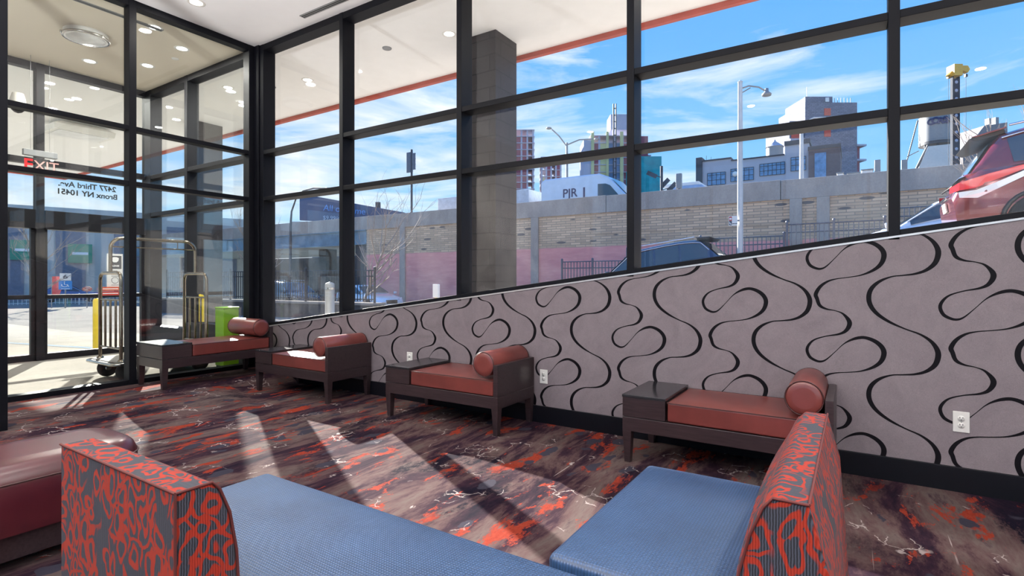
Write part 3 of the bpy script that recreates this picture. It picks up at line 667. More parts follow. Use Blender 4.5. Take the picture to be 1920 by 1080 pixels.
for x in (-1.9, -0.35):
    for y in (0.72, 1.20): MB().tbox((x, y), 0.022, 0.03, 0.0, 0.11).build('leg', M['wood'], t)
# --- lounge piece on the right
t = thing('lounge_chair', 'armless lounge chair in blue vinyl with patterned back seen edge on, before the nearest bench', 'lounge chair', group='patterned lounge seating')
cushion('seat', -0.735, -0.20, 1.325, 2.205, 0.30, 0.45, M['vinyl'], t, 0.012, 0.022)
MB().box(-0.71, -0.2, 1.35, 2.18, 0.10, 0.31).build('base', M['vinyl'], t, bevel=0.01)
sec = [(-0.082, 0.745, 0), (-0.152, 0.745, 0), (-0.172, 0.720, 0.3), (-0.200, 0.65, 1), (-0.222, 0.56, 1), (-0.240, 0.46, 1), (-0.255, 0.14, 0), (-0.015, 0.14, 0), (-0.044, 0.60, 0)]
bk, rows = back_panel('backrest', sec, 1.300, 2.225, 'y', M['fabric'], t, 0.008, -0.022)
for idx in (0, 2): seam(rows, idx, bk, M['pipe_f'])
MB().tube([p for p in rows[0][:7]], 0.0035, 6).build('piping', M['pipe_f'], bk)
for x in (-0.66, -0.12):
    for y in (1.40, 2.12): MB().tbox((x, y), 0.022, 0.03, 0.0, 0.11).build('leg', M['wood'], t)
# --- maroon ottoman, rounded at the far end
t = thing('ottoman', 'long maroon leather ottoman with rounded end at the left edge', 'ottoman')
def stad(w0, w1, y0, y1, r, n=10):
    pts = [(w0, y0), (w1, y0)]
    for k in range(n+1):
        a = math.pi/2*k/n; pts.append((w1-r+r*math.cos(a), y1-r+r*math.sin(a)))
    for k in range(n+1):
        a = math.pi/2+math.pi/2*k/n; pts.append((w0+r+r*math.cos(a), y1-r+r*math.sin(a)))
    return pts
om = MB(); prof = [(0.0, 0.17), (-0.005, 0.20), (-0.008, 0.30), (-0.006, 0.37), (-0.001, 0.395), (0.012, 0.425), (0.032, 0.445), (0.06, 0.455), (0.12, 0.460)]
rws = []
for off, z in prof: rws.append([(x, y, z) for x, y in stad(-3.43+off, -2.92-off, -0.6+off, 1.245-off, 0.17-off)])
om.grid(rws, close=True); om.add(rws[-1], [tuple(range(len(rws[-1])))]); om.add(rws[0], [tuple(range(len(rws[0])))])
oc = om.build('cushion', M['leather_o'], t)
MB().tube([(x, y, 0.385) for x, y in stad(-3.434, -2.916, -0.6, 1.249, 0.16)], 0.004, 6).build('piping', M['piping'], oc)
MB().prism(stad(-3.38, -2.97, -0.55, 1.19, 0.12), 0.05, 0.172, 'z').build('base', M['wood'], t, bevel=0.004)
for x in (-3.33, -3.02):
    for y in (-0.45, 1.08): MB().tbox((x, y), 0.02, 0.02, 0.0, 0.06).build('foot', M['wood'], t)
# --- wall outlets
olab = ['white duplex outlet on the swirl wall at the right, lone one', 'white duplex outlet on the swirl wall right of the second bench', 'white duplex outlet on the swirl wall just behind the table of the second bench', 'white duplex outlet behind the sunlit bench near the corner']
o0 = None
for (x, z), l in zip(((0.517, 0.404), (-2.243, 0.395), (-3.80, 0.43), (-5.1, 0.43)), olab):
    if o0 is None:
        o0 = thing('wall_outlet', l, 'power outlet', (x, 3.999, z), group='wall outlets')
        pl_ = MB().box(-0.038, 0.038, -0.006, 0.0, -0.060, 0.060).build('cover_plate', M['white'], o0, bevel=0.003)
        for s in (0.02, -0.02):
            r = MB().lathe([(0.0001, -0.009), (0.0165, -0.009), (0.017, -0.004)], (0, 0, s), 'y', 16).build('socket', M['white'], o0)
            MB().box(-0.008, -0.005, -0.0095, -0.008, s+0.001, s+0.010).box(0.005, 0.008, -0.0095, -0.008, s+0.001, s+0.010).box(-0.002, 0.002, -0.0095, -0.008, s-0.010, s-0.005).build('slots', M['slot'], r)
        MB().lathe([(0.0001, -0.008), (0.003, -0.008), (0.004, -0.005)], (0, 0, 0), 'y', 8).build('screw', M['galv'], o0)
    else: dup(o0, (x, 3.999, z), label=l)

# ================================================================== VESTIBULE THINGS
lc = thing('luggage_cart', 'polished birdcage luggage cart on black wheels behind the vestibule glass', 'luggage cart', (-7.07, 3.08, 0.10))
def rr(hx, hy, r, n=6):
    pts = []
    for cx, cy_, a0 in ((hx-r, hy-r, 0), (-hx+r, hy-r, 90), (-hx+r, -hy+r, 180), (hx-r, -hy+r, 270)):
        for k in range(n+1):
            a = math.radians(a0+90*k/n); pts.append((cx+r*math.cos(a), cy_+r*math.sin(a)))
    return pts
MB().prism(rr(0.36, 0.56, 0.06), 0.185, 0.215, 'z').build('deck', M['rubber'], lc)
MB().tube([(x, y, 0.2) for x, y in rr(0.365, 0.565, 0.065)]+[(0.365, 0.5, 0.2)], 0.018, 8).build('bumper', M['steel'], lc)
MB().prism(rr(0.33, 0.53, 0.05), 0.214, 0.222, 'z').build('deck_carpet', plain('cart_carpet', L(120, 116, 110), 0.95), lc)
for s in (-1, 1):
    y = s*0.46
    pts = [(-0.27, y, 0.215), (-0.27, y, 1.12)]+[(-0.27+0.08*(1-math.cos(a)), y, 1.12+0.08*math.sin(a)) for a in (0.4, 0.8, 1.2, 1.57)]+[(0.19, y, 1.20)]+[(0.19+0.08*math.sin(a), y, 1.12+0.08*math.cos(a)) for a in (0.4, 0.8, 1.2, 1.57)]+[(0.27, y, 0.215)]
    h = MB().tube(pts, 0.019, 12).build('end_hoop', M['brass'], lc)
    for z in (0.36, 0.90): MB().tube([(-0.27, y, z), (0.27, y, z)], 0.011, 8).build('crossbar', M['brass'], h)
    for x in (-0.135, 0.0, 0.135): MB().tube([(x, y, 0.36), (x, y, 0.90)], 0.013, 8).build('spindle', M['brass'], h)
    for x in (-0.27, 0.27): MB().lathe([(0.035, 0.215), (0.035, 0.235), (0.02, 0.245)], (x, y, 0), n=14).build('socket_flange', M['brass'], h)
pts = [(0, -0.46, 1.2), (0, -0.46, 1.48)]+[(0, -0.46+0.12*(1-math.cos(a)), 1.48+0.12*math.sin(a)) for a in (0.3, 0.6, 0.9, 1.2, 1.57)]+[(0, 0.34+0.12*math.sin(a), 1.48+0.12*math.cos(a)) for a in (0, 0.3, 0.6, 0.9, 1.2, 1.57)]+[(0, 0.46, 1.2)]
MB().tube(pts, 0.019, 12).build('top_arch', M['brass'], lc)
MB().tube([(0, -0.44, 1.50), (0, 0.44, 1.50)], 0.008, 8).build('hanging_rail', M['brass'], lc)
for y in (-0.25, 0.25): MB().tube([(0, y, 1.50), (0, y, 1.61)], 0.006, 6).build('rail_hook', M['brass'], lc)
for sx in (-1, 1):
    for sy in (-1, 1):
        w = MB().lathe([(0.03, -0.028), (0.075, -0.03), (0.098, -0.02), (0.104, 0), (0.098, 0.02), (0.075, 0.03), (0.03, 0.028)], (sx*0.24, sy*0.40, 0.104), 'x', 24).build('wheel', M['rubber'], lc)
        MB().lathe([(0.0001, -0.034), (0.03, -0.034), (0.035, 0), (0.03, 0.034), (0.0001, 0.034)], (sx*0.24, sy*0.40, 0.104), 'x', 16).build('hub', M['steel'], w)
        MB().box(sx*0.24-0.045, sx*0.24-0.038, sy*0.40-0.025, sy*0.40+0.025, 0.09, 0.19).box(sx*0.24+0.038, sx*0.24+0.045, sy*0.40-0.025, sy*0.40+0.025, 0.09, 0.19).build('caster_fork', M['steel'], w)
M['lime'] = plain('lime_green', L(132, 184, 30), 0.45, var=0.05)
gb = thing('green_bin', 'lime green upright litter bin behind the vestibule glass by the corner bench', 'bin', (-6.80, 3.80, 0.10))
MB().box(-0.10, 0.10, -0.10, 0.10, 0.03, 0.755).build('body', M['lime'], gb, bevel=0.008)
MB().box(-0.09, 0.09, -0.09, 0.09, 0.0, 0.03).build('foot', M['dark'], gb)
MB().box(-0.105, 0.105, -0.105, 0.105, 0.755, 0.775).build('lid', M['lime'], gb, bevel=0.005)
# notice and arrow decals on the entrance glass
nb = thing('mask_notice', 'white paper notice with a mask pictogram on the entrance door glass', 'notice', (-9.555, 3.60, 1.35))
MB().box(0, 0.003, -0.105, 0.105, -0.27, 0.27).build('sheet', plain('notice_paper', L(226, 226, 224), 0.7, var=0.01), nb)
MB().box(0.003, 0.0045, -0.085, 0.085, 0.04, 0.24).build('dark_panel', M['dark'], nb)
wh = plain('print_white', L(240, 240, 240), 0.6, var=0.0)
MB().add([(0.006, y, z) for y, z in ((-0.05, 0.205), (-0.02, 0.22), (0.02, 0.22), (0.05, 0.205), (0.045, 0.165), (0.02, 0.14), (-0.02, 0.14), (-0.045, 0.165))], [tuple(range(8))]).build('mask_icon', wh, nb)
text('PLEASE', 'heading', 0.035, wh, nb, face_px(0.006, 0, 0.085), depth=0.0006, bold=0.001)
MB().box(0.003, 0.0045, -0.03, 0.03, 0.005, 0.012).box(0.003, 0.0045, -0.05, 0.05, -0.06, -0.055).box(0.003, 0.0045, -0.05, 0.05, -0.08, -0.075).box(0.003, 0.0045, -0.05, 0.05, -0.21, -0.205).build('text_lines', M['dark'], nb)
MB().tube([(0.004, 0.045*math.cos(k*math.pi/12), -0.135+0.045*math.sin(k*math.pi/12)) for k in range(25)], 0.003, 5).build('round_icon', M['dark'], nb)
rd = plain('decal_red', L(190, 62, 50), 0.6, var=0.03)
for k, (z, c, lbl) in enumerate(((1.085, plain('decal_orange', L(206, 96, 66), 0.6), 'orange red double arrow decal on the door glass below the mask notice'), (1.015, rd, 'dark red arrow decal on the door rail, lower one'))):
    d = thing('arrow_decal', lbl, 'decal', (-9.525, 3.53, z), group='door arrow decals')
    MB().prism([(-0.16, 0), (-0.12, 0.03), (0.12, 0.03), (0.16, 0), (0.12, -0.03), (-0.12, -0.03)], 0, 0.002, 'x').build('arrow', c, d)
    MB().box(0.002, 0.003, -0.10, 0.10, -0.006, 0.006).build('lettering', wh, d)
# ================================================================== CARS
M['carglass'] = plain('tinted_car_glass', L(46, 62, 78), 0.06, var=0.05, coat=0.5)
M['chrome'] = plain('chrome', L(215, 215, 220), 0.12, 1.0, var=0.02)
M['tail'] = plain('tail_lamp_red', L(204, 22, 28), 0.15, var=0.08, coat=1.0)
M['clearlamp'] = plain('clear_lamp', L(220, 224, 228), 0.1, 0.2, var=0.04, coat=1.0)
M['tyre'] = plain('tyre', L(34, 34, 36), 0.8, var=0.1)
M['alloy'] = plain('alloy', L(176, 178, 182), 0.3, 0.8, var=0.05)
M['plate'] = plain('number_plate', L(226, 224, 214), 0.5, var=0.03)
def paint(n, c): return plain(n, c, 0.22, 0.25, 0.6, var=0.06, scale=3, coat=1.0)
def lerp(tab, x):
    for a, b in zip(tab, tab[1:]):
        if x <= b[0]: k = (x-a[0])/(b[0]-a[0]) if b[0] > a[0] else 0; k = max(0, k); return [p+(q-p)*k for p, q in zip(a[1:], b[1:])]
    return list(tab[-1][1:])
def make_car(label, mat, loc, rot, Ln, Wd, H, kind, high=False):
    t = thing('car', label, 'car', loc, rot=rot); hl, hw = Ln/2, Wd/2
    suv = kind == 'suv'
    belt = [(-hl, 0.80 if suv else 0.78, hw*.80), (-hl+.06, (1.00 if suv else .93), hw*.90), (-hl+.35, (1.06 if suv else 1.0), hw*.98), (-hl+1.0, 1.02 if suv else .98, hw), (0.2, 0.98 if suv else .94, hw),
            (hl-1.25, 1.0 if suv else .92, hw), (hl-.45, .90 if suv else .80, hw*.95), (hl-.10, .74 if suv else .66, hw*.86), (hl, .55, hw*.74)]
    if high: belt = [(x, z+(.13 if -hl < x < -hl+1.5 else .06), w) for x, z, w in belt]
    low = .30 if suv else .24
    st = []; n = 26
    for i in range(n+1):
        x = -hl+Ln*i/n; zb, w = lerp(belt, x); zl = low+(.14 if i in (0, n) else (.05 if i in (1, n-1) else 0))
        st.append([(x, -w*.90, zl), (x, -w*.985, zl+.10), (x, -w, zl+(zb-zl)*.45), (x, -w*.985, zl+(zb-zl)*.78), (x, -w*.93, zb-.015), (x, -w*.80, zb+.012), (x, -w*.4, zb+.035), (x, 0, zb+.042)])
    full = [s+[(p[0], -p[1], p[2]) for p in s[-2::-1]] for s in st]
    body = MB().grid(full).add(full[0], [tuple(range(15))]).add(full[-1], [tuple(range(15))])
    bo = body.build('body', mat, t)
    # greenhouse
    if suv: P = dict(rb=-hl+.10, rr=-hl+.62, rf=hl-2.05, wb=hl-1.18)
    else: P = dict(rb=-hl+.55, rr=-hl+1.45, rf=hl-2.35, wb=hl-1.45)
    top = [(P['rb'], 1.0), (P['rr'], H-.05), (P['rr']+.5, H), ((P['rr']+P['rf'])/2, H+.0), (P['rf'], H-.05), (P['wb'], .95)]
    tw = hw*.76
    def ring(x):
        zt, = lerp(top, x); zb, w = lerp(belt, x); zb -= .02; k = max(0, min(1, (zt-zb)/(H-.05-zb))); yt = w*.93+(tw-w*.93)*k
        return zb, zt, w*.93, yt
    gr = []; xs_ = [P['rb']+(P['wb']-P['rb'])*i/24 for i in range(25)]
    for x in xs_:
        zb, zt, yb_, yt = ring(x); zs_ = max(zb, zt-.06)
        gr.append([(x, -yb_, zb), (x, -(yb_+(yt-yb_)*.5)-.012, (zb+zs_)/2), (x, -yt, zs_), (x, -yt+.09, max(zb, zt-.008)), (x, -yt*.4, max(zb, zt+.012)), (x, 0, max(zb, zt+.018))])
    fullg = [s+[(p[0], -p[1], p[2]) for p in s[-2::-1]] for s in gr]
    MB().grid(fullg).build('roof', mat, t)
    def side(x, s, sg):
        zb, zt, yb_, yt = ring(x); zs_ = max(zb, zt-.06); return (x, sg*(yb_+(yt-yb_)*s+.012+.012*math.sin(math.pi*s)), zb+(zs_-zb)*s)
    spans = ([(P['rb']+(.60 if high else .34), P['rr']+.55), (P['rr']+.62, (P['rr']+P['rf'])/2+.30), ((P['rr']+P['rf'])/2+.38, P['wb']-.24)] if suv else [(P['rb']+.55, (P['rr']+P['rf'])/2-.02), ((P['rr']+P['rf'])/2+.06, P['wb']-.30)])
    for sg in (-1, 1):
        for a, b in spans:
            lo_, hi_ = [], []
            for i in range(9):
                x = a+(b-a)*i/8; lo_.append(side(x, .10, sg)); hi_.append(side(x, .90, sg))
            MB().grid([lo_, hi_]).build('side_window', M['carglass'], t)
        a, b = spans[0][0]-.05, spans[-1][1]+.06
        MB().tube([side(a+(b-a)*i/14, .97, sg) for i in range(15)], .012, 6).build('window_trim', M['chrome'], t)
    def endglass(x0, x1, name):
        r = []
        for i in range(6):
            x = x0+(x1-x0)*i/5; zb, zt, yb_, yt = ring(x); d = -.010 if x < 0 else .010
            r.append([(x+d, y*(yt-.07), zt+.014+.010*(1-abs(y))) for y in (-1, -.5, 0, .5, 1)])
        MB().grid(r).build(name, M['carglass'], t)
    endglass(P['rb']+.07, P['rr']-.08, 'rear_window'); endglass(P['rf']+.10, P['wb']-.06, 'windshield')
    r = .36 if suv else .33
    for sx in (-hl+.85, hl-.92):
        for sg in (-1, 1):
            y = sg*(hw-.09)
            w = MB().lathe([(r*.62, -.10), (r*.92, -.11), (r, -.07), (r, .07), (r*.92, .11), (r*.62, .10)], (sx, y, r), 'y', 28).build('wheel', M['tyre'], t)
            rim = MB().lathe([(r*.64, -.09), (r*.64, .09)], (sx, y, r), 'y', 24)
            for k in range(5):
                a = k*2*math.pi/5; dx, dz = math.cos(a), math.sin(a)
                rim.tube([(sx+.04*dx, y+sg*.085, r+.04*dz), (sx+r*.62*dx, y+sg*.10, r+r*.62*dz)], [.04, .03], 6)
            rim.build('rim', M['alloy'], w)
            MB().tube([(sx+(r+.045)*math.cos(k*math.pi/12), sg*(hw+.0), max(low+.02, r+(r+.045)*math.sin(k*math.pi/12))) for k in range(13)], .03, 6).build('wheel_arch', M['black'], t)
    for sg in (-1, 1):
        MB().box(hl-1.35, hl-1.22, sg*(hw+.02), sg*(hw+.17), .93, 1.06).build('mirror', mat, t, bevel=.03)
        if suv:
            up = .0 if not high else 1.0
            hs = [(-hl+.02, .62), (-hl+.0, .80), (-hl+.05, 1.02), (-hl+.40, 1.00), (-hl+.75, .955), (-hl+.72, .90), (-hl+.42, .80), (-hl+.22, .77)]
            def wy(x): return lerp(belt, x)[1]
            outer = [(x, sg*(wy(x)*.985+.012), z) for x, z in [(-hl+.06, .80), (-hl+.10, .98), (-hl+.40, 1.01), (-hl+.82, .965), (-hl+.80, .93), (-hl+.45, .82), (-hl+.25, .77)]]
            if high: outer = [(x, sg*(wy(x)*.985+.016), z) for x, z in [(-hl+.07, .945), (-hl+.09, 1.05), (-hl+.40, 1.095), (-hl+.98, 1.145), (-hl+.95, 1.11), (-hl+.45, .985), (-hl+.25, .935)]]
            inner = [(-hl-.012, sg*wy(-hl)*.62, z) for z in (.86, .98)]
            MB().add(outer, [tuple(range(7))]).add([outer[0], outer[1], (-hl+.01, sg*hw*.62, .97+.06*up), (-hl-.005, sg*hw*.62, .86+.09*up)], [(0, 1, 2, 3)]).build('tail_lamp', M['tail'], t)
            strip = [(x, sg*(wy(x)*.985+.02), z) for x, z in [(-hl+.06, .785), (-hl+.25, .755), (-hl+.46, .80), (-hl+.84, .945), (-hl+.84, .915), (-hl+.48, .765), (-hl+.25, .71), (-hl+.06, .74)]]
            if high: strip = [(x, sg*(wy(x)*.985+.024), z) for x, z in [(-hl+.06, .92), (-hl+.25, .905), (-hl+.46, .955), (-hl+1.02, 1.12), (-hl+1.02, 1.06), (-hl+.48, .87), (-hl+.25, .79), (-hl+.06, .84)]]
            MB().add(strip, [tuple(range(8))]).build('tail_lamp_lens', M['clearlamp'], t)
            MB().tube([(P['rr']+.15+i*.2, sg*(tw-.06), H+.05) for i in range(11)], .018, 6).build('roof_rail', M['chrome'], t)
        else: MB().box(-hl-.005, -hl+.3, sg*(hw*.78)-.14, sg*(hw*.78)+.14, .74, .90).build('tail_lamp', M['tail'], t, bevel=.03)
        MB().add([(hl-.06, sg*hw*.42, .60), (hl-.08, sg*hw*.45, .70), (hl-.34, sg*hw*.90, .78), (hl-.52, sg*hw*.955, .80), (hl-.34, sg*hw*.92, .66), (hl-.16, sg*hw*.80, .58)], [tuple(range(6))]).build('headlamp', M['clearlamp'], t)
    MB().box(hl-.06, hl+.01, -hw*.36, hw*.36, .46, .66).build('grille', M['black'], t, bevel=.02)
    MB().box(hl-.0, hl+.015, -.26, .26, .36, .46).build('number_plate', M['plate'], t)
    if suv:
        MB().box(-hl-.028, -hl-.008, -.16, .16, .72, .86).build('number_plate', M['plate'], t)
        MB().prism([(P['rr']-.30, H-.02), (P['rr']+.10, H+.02), (P['rr']+.10, H-.05), (P['rr']-.22, H-.075)], -tw+.08, tw-.08, 'y').build('spoiler', M['black'], t, bevel=.01)
        MB().prism([(P['rr']-.26, H+.0), (P['rr']+.12, H+.04), (P['rr']+.12, H+.015), (P['rr']-.22, H-.02)], -tw+.06, tw-.06, 'y').build('spoiler_top', mat, t, bevel=.006)
        MB().tube([(-hl-.02, 0, 1.03), (-hl+.10, -.05, 1.10), (-hl+.22, -.42, 1.20)], .012, 6).build('rear_wiper', M['black'], t)
        MB().box(-hl-.03, -hl+.02, -.32, .32, .90, .94).build('tailgate_handle', M['chrome'], t, bevel=.01)
        MB().box(-hl-.03, -hl+.25, -hw*.8, hw*.8, .34, .52).build('rear_bumper', M['black'], t, bevel=.03)
    else: MB().box(-hl-.015, -hl+.0, -.26, .26, .60, .72).build('number_plate', M['plate'], t)
    return t
M['darkblue'] = paint('dark_blue_paint', L(34, 46, 74))
def slope(x): return -math.atan((gz(x+1.5)-gz(x-1.5))/3.0)
make_car('maroon sport utility car parked close outside the rightmost window, tail toward the viewer', paint('maroon_paint', L(104, 30, 42)), (3.60, 10.74, gz(3.6)+.01), (0, -.15, 0), 4.6, 1.86, 1.70, 'suv', True)
make_car('white car parked behind the maroon car, its roofline just above the sill', paint('white_paint', L(226, 228, 230)), (1.85, 17.3, gz(2.1)+.08), (0, -slope(2.1), math.pi), 4.6, 1.8, 1.46, 'sedan')
make_car('dark blue sport utility car on the street below the white lamp post', M['darkblue'], (-5.25, 16.5, gz(-5.25)), (0, -slope(-5.25), math.pi), 4.7, 1.86, 1.66, 'suv')
make_car('white sedan parked by the highway wall beyond the iron fence', paint('pearl_paint', L(222, 226, 232)), (-22.0, 20.0, -0.47), (0, 0, -0.22), 4.6, 1.8, 1.42, 'sedan')
make_car('black car parked behind the iron fence, left of the white sedan', paint('black_paint', L(28, 34, 46)), (-27.2, 19.0, -0.5), (0, 0, -0.12), 4.5, 1.85, 1.62, 'suv')
make_car('blue car beyond the entrance doors, dim behind the address glass', paint('mid_blue_paint', L(70, 92, 140)), (-53.0, 17.0, -0.66), (0, 0, 1.2), 4.5, 1.8, 1.5, 'sedan')

# van and truck on the highway
M['vanw'] = paint('van_white', L(204, 212, 226)); M['navy'] = plain('navy_print', L(52, 58, 96), 0.6)
v = thing('van', 'white high roof van with PJR lettering driving on the highway', 'van', (-11.1, 25.75, 3.9))
prof = [(-2.95, .45), (2.75, .45), (2.9, .75), (2.85, 1.05), (1.85, 1.38), (.85, 2.42), (.35, 2.62), (-2.75, 2.62), (-2.95, 2.45)]
def vring(y, k): return [((-.05+(x+.05)*(1-.02*k)), y, .45+(z-.45)*(1-.03*k)) for x, z in prof]
vb = MB().grid([vring(-1.0, 1), vring(-.97, 0), vring(.97, 0), vring(1.0, 1)], close=True, smooth=False); vb.add(vring(-1.0, 1), [tuple(range(9))]); vb.add(vring(1.0, 1), [tuple(range(9))])
vb.build('body', M['vanw'], v)
MB().add([(.30, -1.008, 1.40), (1.45, -1.008, 1.40), (.95, -1.008, 1.98), (.72, -1.008, 2.08), (.30, -1.008, 2.10)], [tuple(range(5))]).build('door_window', M['carglass'], v)
MB().add([(1.86, -.86, 1.41), (1.86, .86, 1.41), (.93, .78, 2.39), (.93, -.78, 2.39)], [(0, 1, 2, 3)]).build('windshield', M['carglass'], v)
text('PJR', 'lettering', 0.62, M['navy'], v, face_ny(-1.25, -1.012, 1.76), depth=0.004, bold=0.008)
MB().box(-1.95, -.30, -1.013, -1.004, 1.36, 1.50).box(-.50, -.40, -1.013, -1.004, 1.5, 2.0).build('skyline_print', M['navy'], v)
for x in (-2.0, 1.95):
    for s in (-1, 1): MB().lathe([(.2, -.1), (.34, -.1), (.36, 0), (.34, .1), (.2, .1)], (x, s*.88, .36), 'y', 20).build('wheel', M['tyre'], v)
tr = thing('trailer', 'grey flat sided trailer on the highway just behind the van', 'trailer', (-18.0, 25.8, 3.9))
MB().box(-3.2, 3.2, -1.1, 1.1, .9, 2.22).build('box', plain('trailer_grey', L(186, 196, 206), .5), tr, bevel=.04)
MB().box(-3.2, 3.2, -1.115, -1.10, .95, 1.02).build('marker_stripe', rd, tr)
for x in (-2.2, -1.2, 2.2): 
    for s in (-1, 1): MB().lathe([(.2, -.1), (.42, -.1), (.45, 0), (.42, .1), (.2, .1)], (x, s*.9, .45), 'y', 18).build('wheel', M['tyre'], tr)
tk = thing('truck', 'pale blue truck cab on the highway right of the van', 'truck', (-7.2, 29.6, 3.9))
MB().prism([(-1.2, .6), (2.3, .6), (2.35, 1.25), (1.1, 1.55), (.55, 2.25), (-1.2, 2.25)], -1.1, 1.1, 'y').build('cab', plain('truck_blue', L(150, 172, 204), .35), tk, bevel=.05)
MB().prism([(.0, 1.5), (.95, 1.5), (.5, 2.05), (0, 2.1)], -1.115, -1.105, 'y').build('side_window', M['carglass'], tk)
MB().box(-1.5, .4, -1.0, 1.0, 2.25, 2.45).build('roof_fairing', M['white'], tk, bevel=.05)
MB().box(-4.2, -1.3, -1.0, 1.0, .6, 1.9).build('dump_body', M['dark'], tk, bevel=.03)
for x in (-3.2, 1.4):
    for s in (-1, 1): MB().lathe([(.2, -.12), (.46, -.12), (.5, 0), (.46, .12), (.2, .12)], (x, s*.95, .5), 'y', 18).build('wheel', M['tyre'], tk)

# ================================================================== STREET FURNITURE
sp_ = thing('street_lamp', 'tall pale street lamp post across the street with one short arm', 'street lamp', (-3.36, 19.95, gz(-3.36)+.1))
b0 = gz(-3.36)+.1; hh = 8.12-b0
MB().lathe([(.17, 0), (.17, .1), (.11, .15), (.10, 1.2), (.075, hh-.05), (.09, hh), (.0001, hh+.06)], n=8, smooth=False).build('post', M['polew'], sp_)
MB().tube([(0, 0, hh-.25), (.25, .15, hh-.15), (.55, .32, hh-.2), (.72, .42, hh-.32)], .028, 8).tube([(0, 0, hh-.42), (.3, .18, hh-.22)], .02, 6).build('arm', M['galv'], sp_)
hd = MB().lathe([(.0001, .16), (.06, .15), (.07, .04), (.16, -.04), (.15, -.1), (.0001, -.12)], (.78, .46, hh-.40), n=14).build('lamp_head', M['galv'], sp_)
ns = thing('parking_sign', 'white parking sign with red roundel and black arrow on the pale lamp post', 'sign', (-3.52, 19.80, 3.27))
MB().box(-.19, .10, -.005, .005, -.17, .17).build('plate', M['white'], ns)
MB().box(-.175, -.085, -.008, -.005, .0, .15).build('red_panel', rd, ns); MB().box(-.175, -.085, -.008, -.005, -.15, .0).build('moon_panel', M['dark'], ns)
MB().lathe([(.0001, -.010), (.036, -.010), (.036, -.008)], (-.13, 0, .07), 'y', 16).build('roundel', wh, ns)
MB().add([(-.155, -.010, -.04), (-.14, -.010, -.045), (-.135, -.010, -.085), (-.10, -.010, -.105), (-.10, -.010, -.12), (-.14, -.010, -.12), (-.16, -.010, -.08)], [tuple(range(7))]).build('moon_icon', wh, ns)
MB().box(-.06, .07, -.008, -.005, -.115, -.095).add([(-.08, -.008, -.105), (-.05, -.008, -.13), (-.05, -.008, -.08)], [(0, 1, 2)]).add([(.09, -.008, -.105), (.06, -.008, -.13), (.06, -.008, -.08)], [(0, 1, 2)]).build('arrow', M['black'], ns)
MB().box(.10, .16, 0, .02, -.03, .03).build('clamp', M['galv'], ns)
dl = thing('street_lamp', 'slim double armed street lamp on the highway, left of the tower under construction', 'street lamp', (-16.34, 32.3, 3.9))
MB().tube([(0, 0, 0), (0, 0, 6.55)], [.12, .07], 8).build('post', M['galv'], dl)
MB().tube([(0, 0, 6.3), (-.45, -.3, 7.0), (-.85, -.56, 7.45)], .045, 6).tube([(0, 0, 6.4), (.7, .45, 6.75), (1.5, .95, 6.8)], .045, 6).build('arm', M['galv'], dl)
for p in ((-1.02, -.66, 7.52), (1.7, 1.1, 6.8)): MB().lathe([(.0001, .08), (.16, .05), (.2, -.03), (.0001, -.08)], p, n=12).build('lamp_head', M['galv'], dl)
cl = thing('street_lamp', 'dark curved street lamp arm seen through the vestibule street glass', 'street lamp', (-32, 22.2, -.4))
MB().tube([(0, 0, 0), (0, 0, 5.2), (.12, 0, 6.2), (.5, .05, 7.0), (1.2, .1, 7.5), (2.2, .2, 7.6), (3.4, .3, 7.5)], [.1, .08, .06, .05, .05, .05, .04], 8).build('post', M['dark'], cl)
MB().lathe([(.0001, .08), (.2, .05), (.25, -.03), (.0001, -.08)], (3.6, .3, 7.45), n=12).build('lamp_head', M['dark'], cl)
hp = thing('street_lamp', 'pale post on the highway parapet in front of the grey brick tower', 'street lamp', (-2.18, 29.5, 3.9))
MB().tube([(0, 0, 0), (0, 0, 5.0)], [.11, .08], 8).build('post', M['polew'], hp)
MB().tube([(0, 0, 4.9), (.5, .3, 5.2), (1.0, .6, 5.2)], .04, 6).build('arm', M['polew'], hp)
fp = thing('floodlight_mast', 'mast with tilted floodlight panels beside the teal netting', 'floodlight', (-7.93, 25.85, 3.905))
MB().tube([(0, 0, 0), (0, 0, 2.85)], .07, 8).build('mast', M['dark'], fp)
for (x, y, z, a) in ((-.42, -.2, 2.45, .5), (.14, .08, 2.02, -.75), (.45, .2, 1.82, -.75)):
    MB().box(-.26, .26, -.03, .03, -.10, .10, M=Matrix.Translation((x, y, z)) @ Matrix.Rotation(a, 4, 'Y')).build('floodlight', M['dark'], fp)
    MB().tube([(0, 0, z-.15), (x, y, z)], .022, 6).build('bracket', M['dark'], fp)
ts = thing('traffic_sign', 'back of a tall rectangular road sign on a thin post above the highway wall', 'sign', (-23.75, 25.15, 3.9))
MB().tube([(0, 0, 0), (0, 0, 5.6)], .07, 8).build('post', M['dark'], ts)
MB().box(-.42, .12, -.03, 0, 4.15, 5.45).box(.14, .34, -.03, 0, 4.3, 5.35).build('sign_back', plain('sign_grey', L(96, 104, 116), .6), ts, bevel=.01)
for k in range(4): MB().box(-.42, .34, .0, .02, 4.3+k*.33, 4.33+k*.33).build('stiffener', M['dark'], ts)
bo = thing('bollard', 'stout steel bollard on the sidewalk by the second mullion', 'bollard', (-8.25, 6.55, gz(-8.25)+.02))
MB().lathe([(.10, 0), (.10, .02), (.085, .025), (.085, .93), (.075, .96), (.0001, .985)], n=20).build('post', M['galv'], bo)
MB().lathe([(.088, .84), (.088, .88)], n=20).build('band', M['steel'], bo)
hy = thing('standpipe', 'pale box on a yellow base by the highway wall, right of the white sedan', 'standpipe', (-10.56, 12.24, gz(-10.56)))
yl = plain('safety_yellow', L(222, 190, 40), .5)
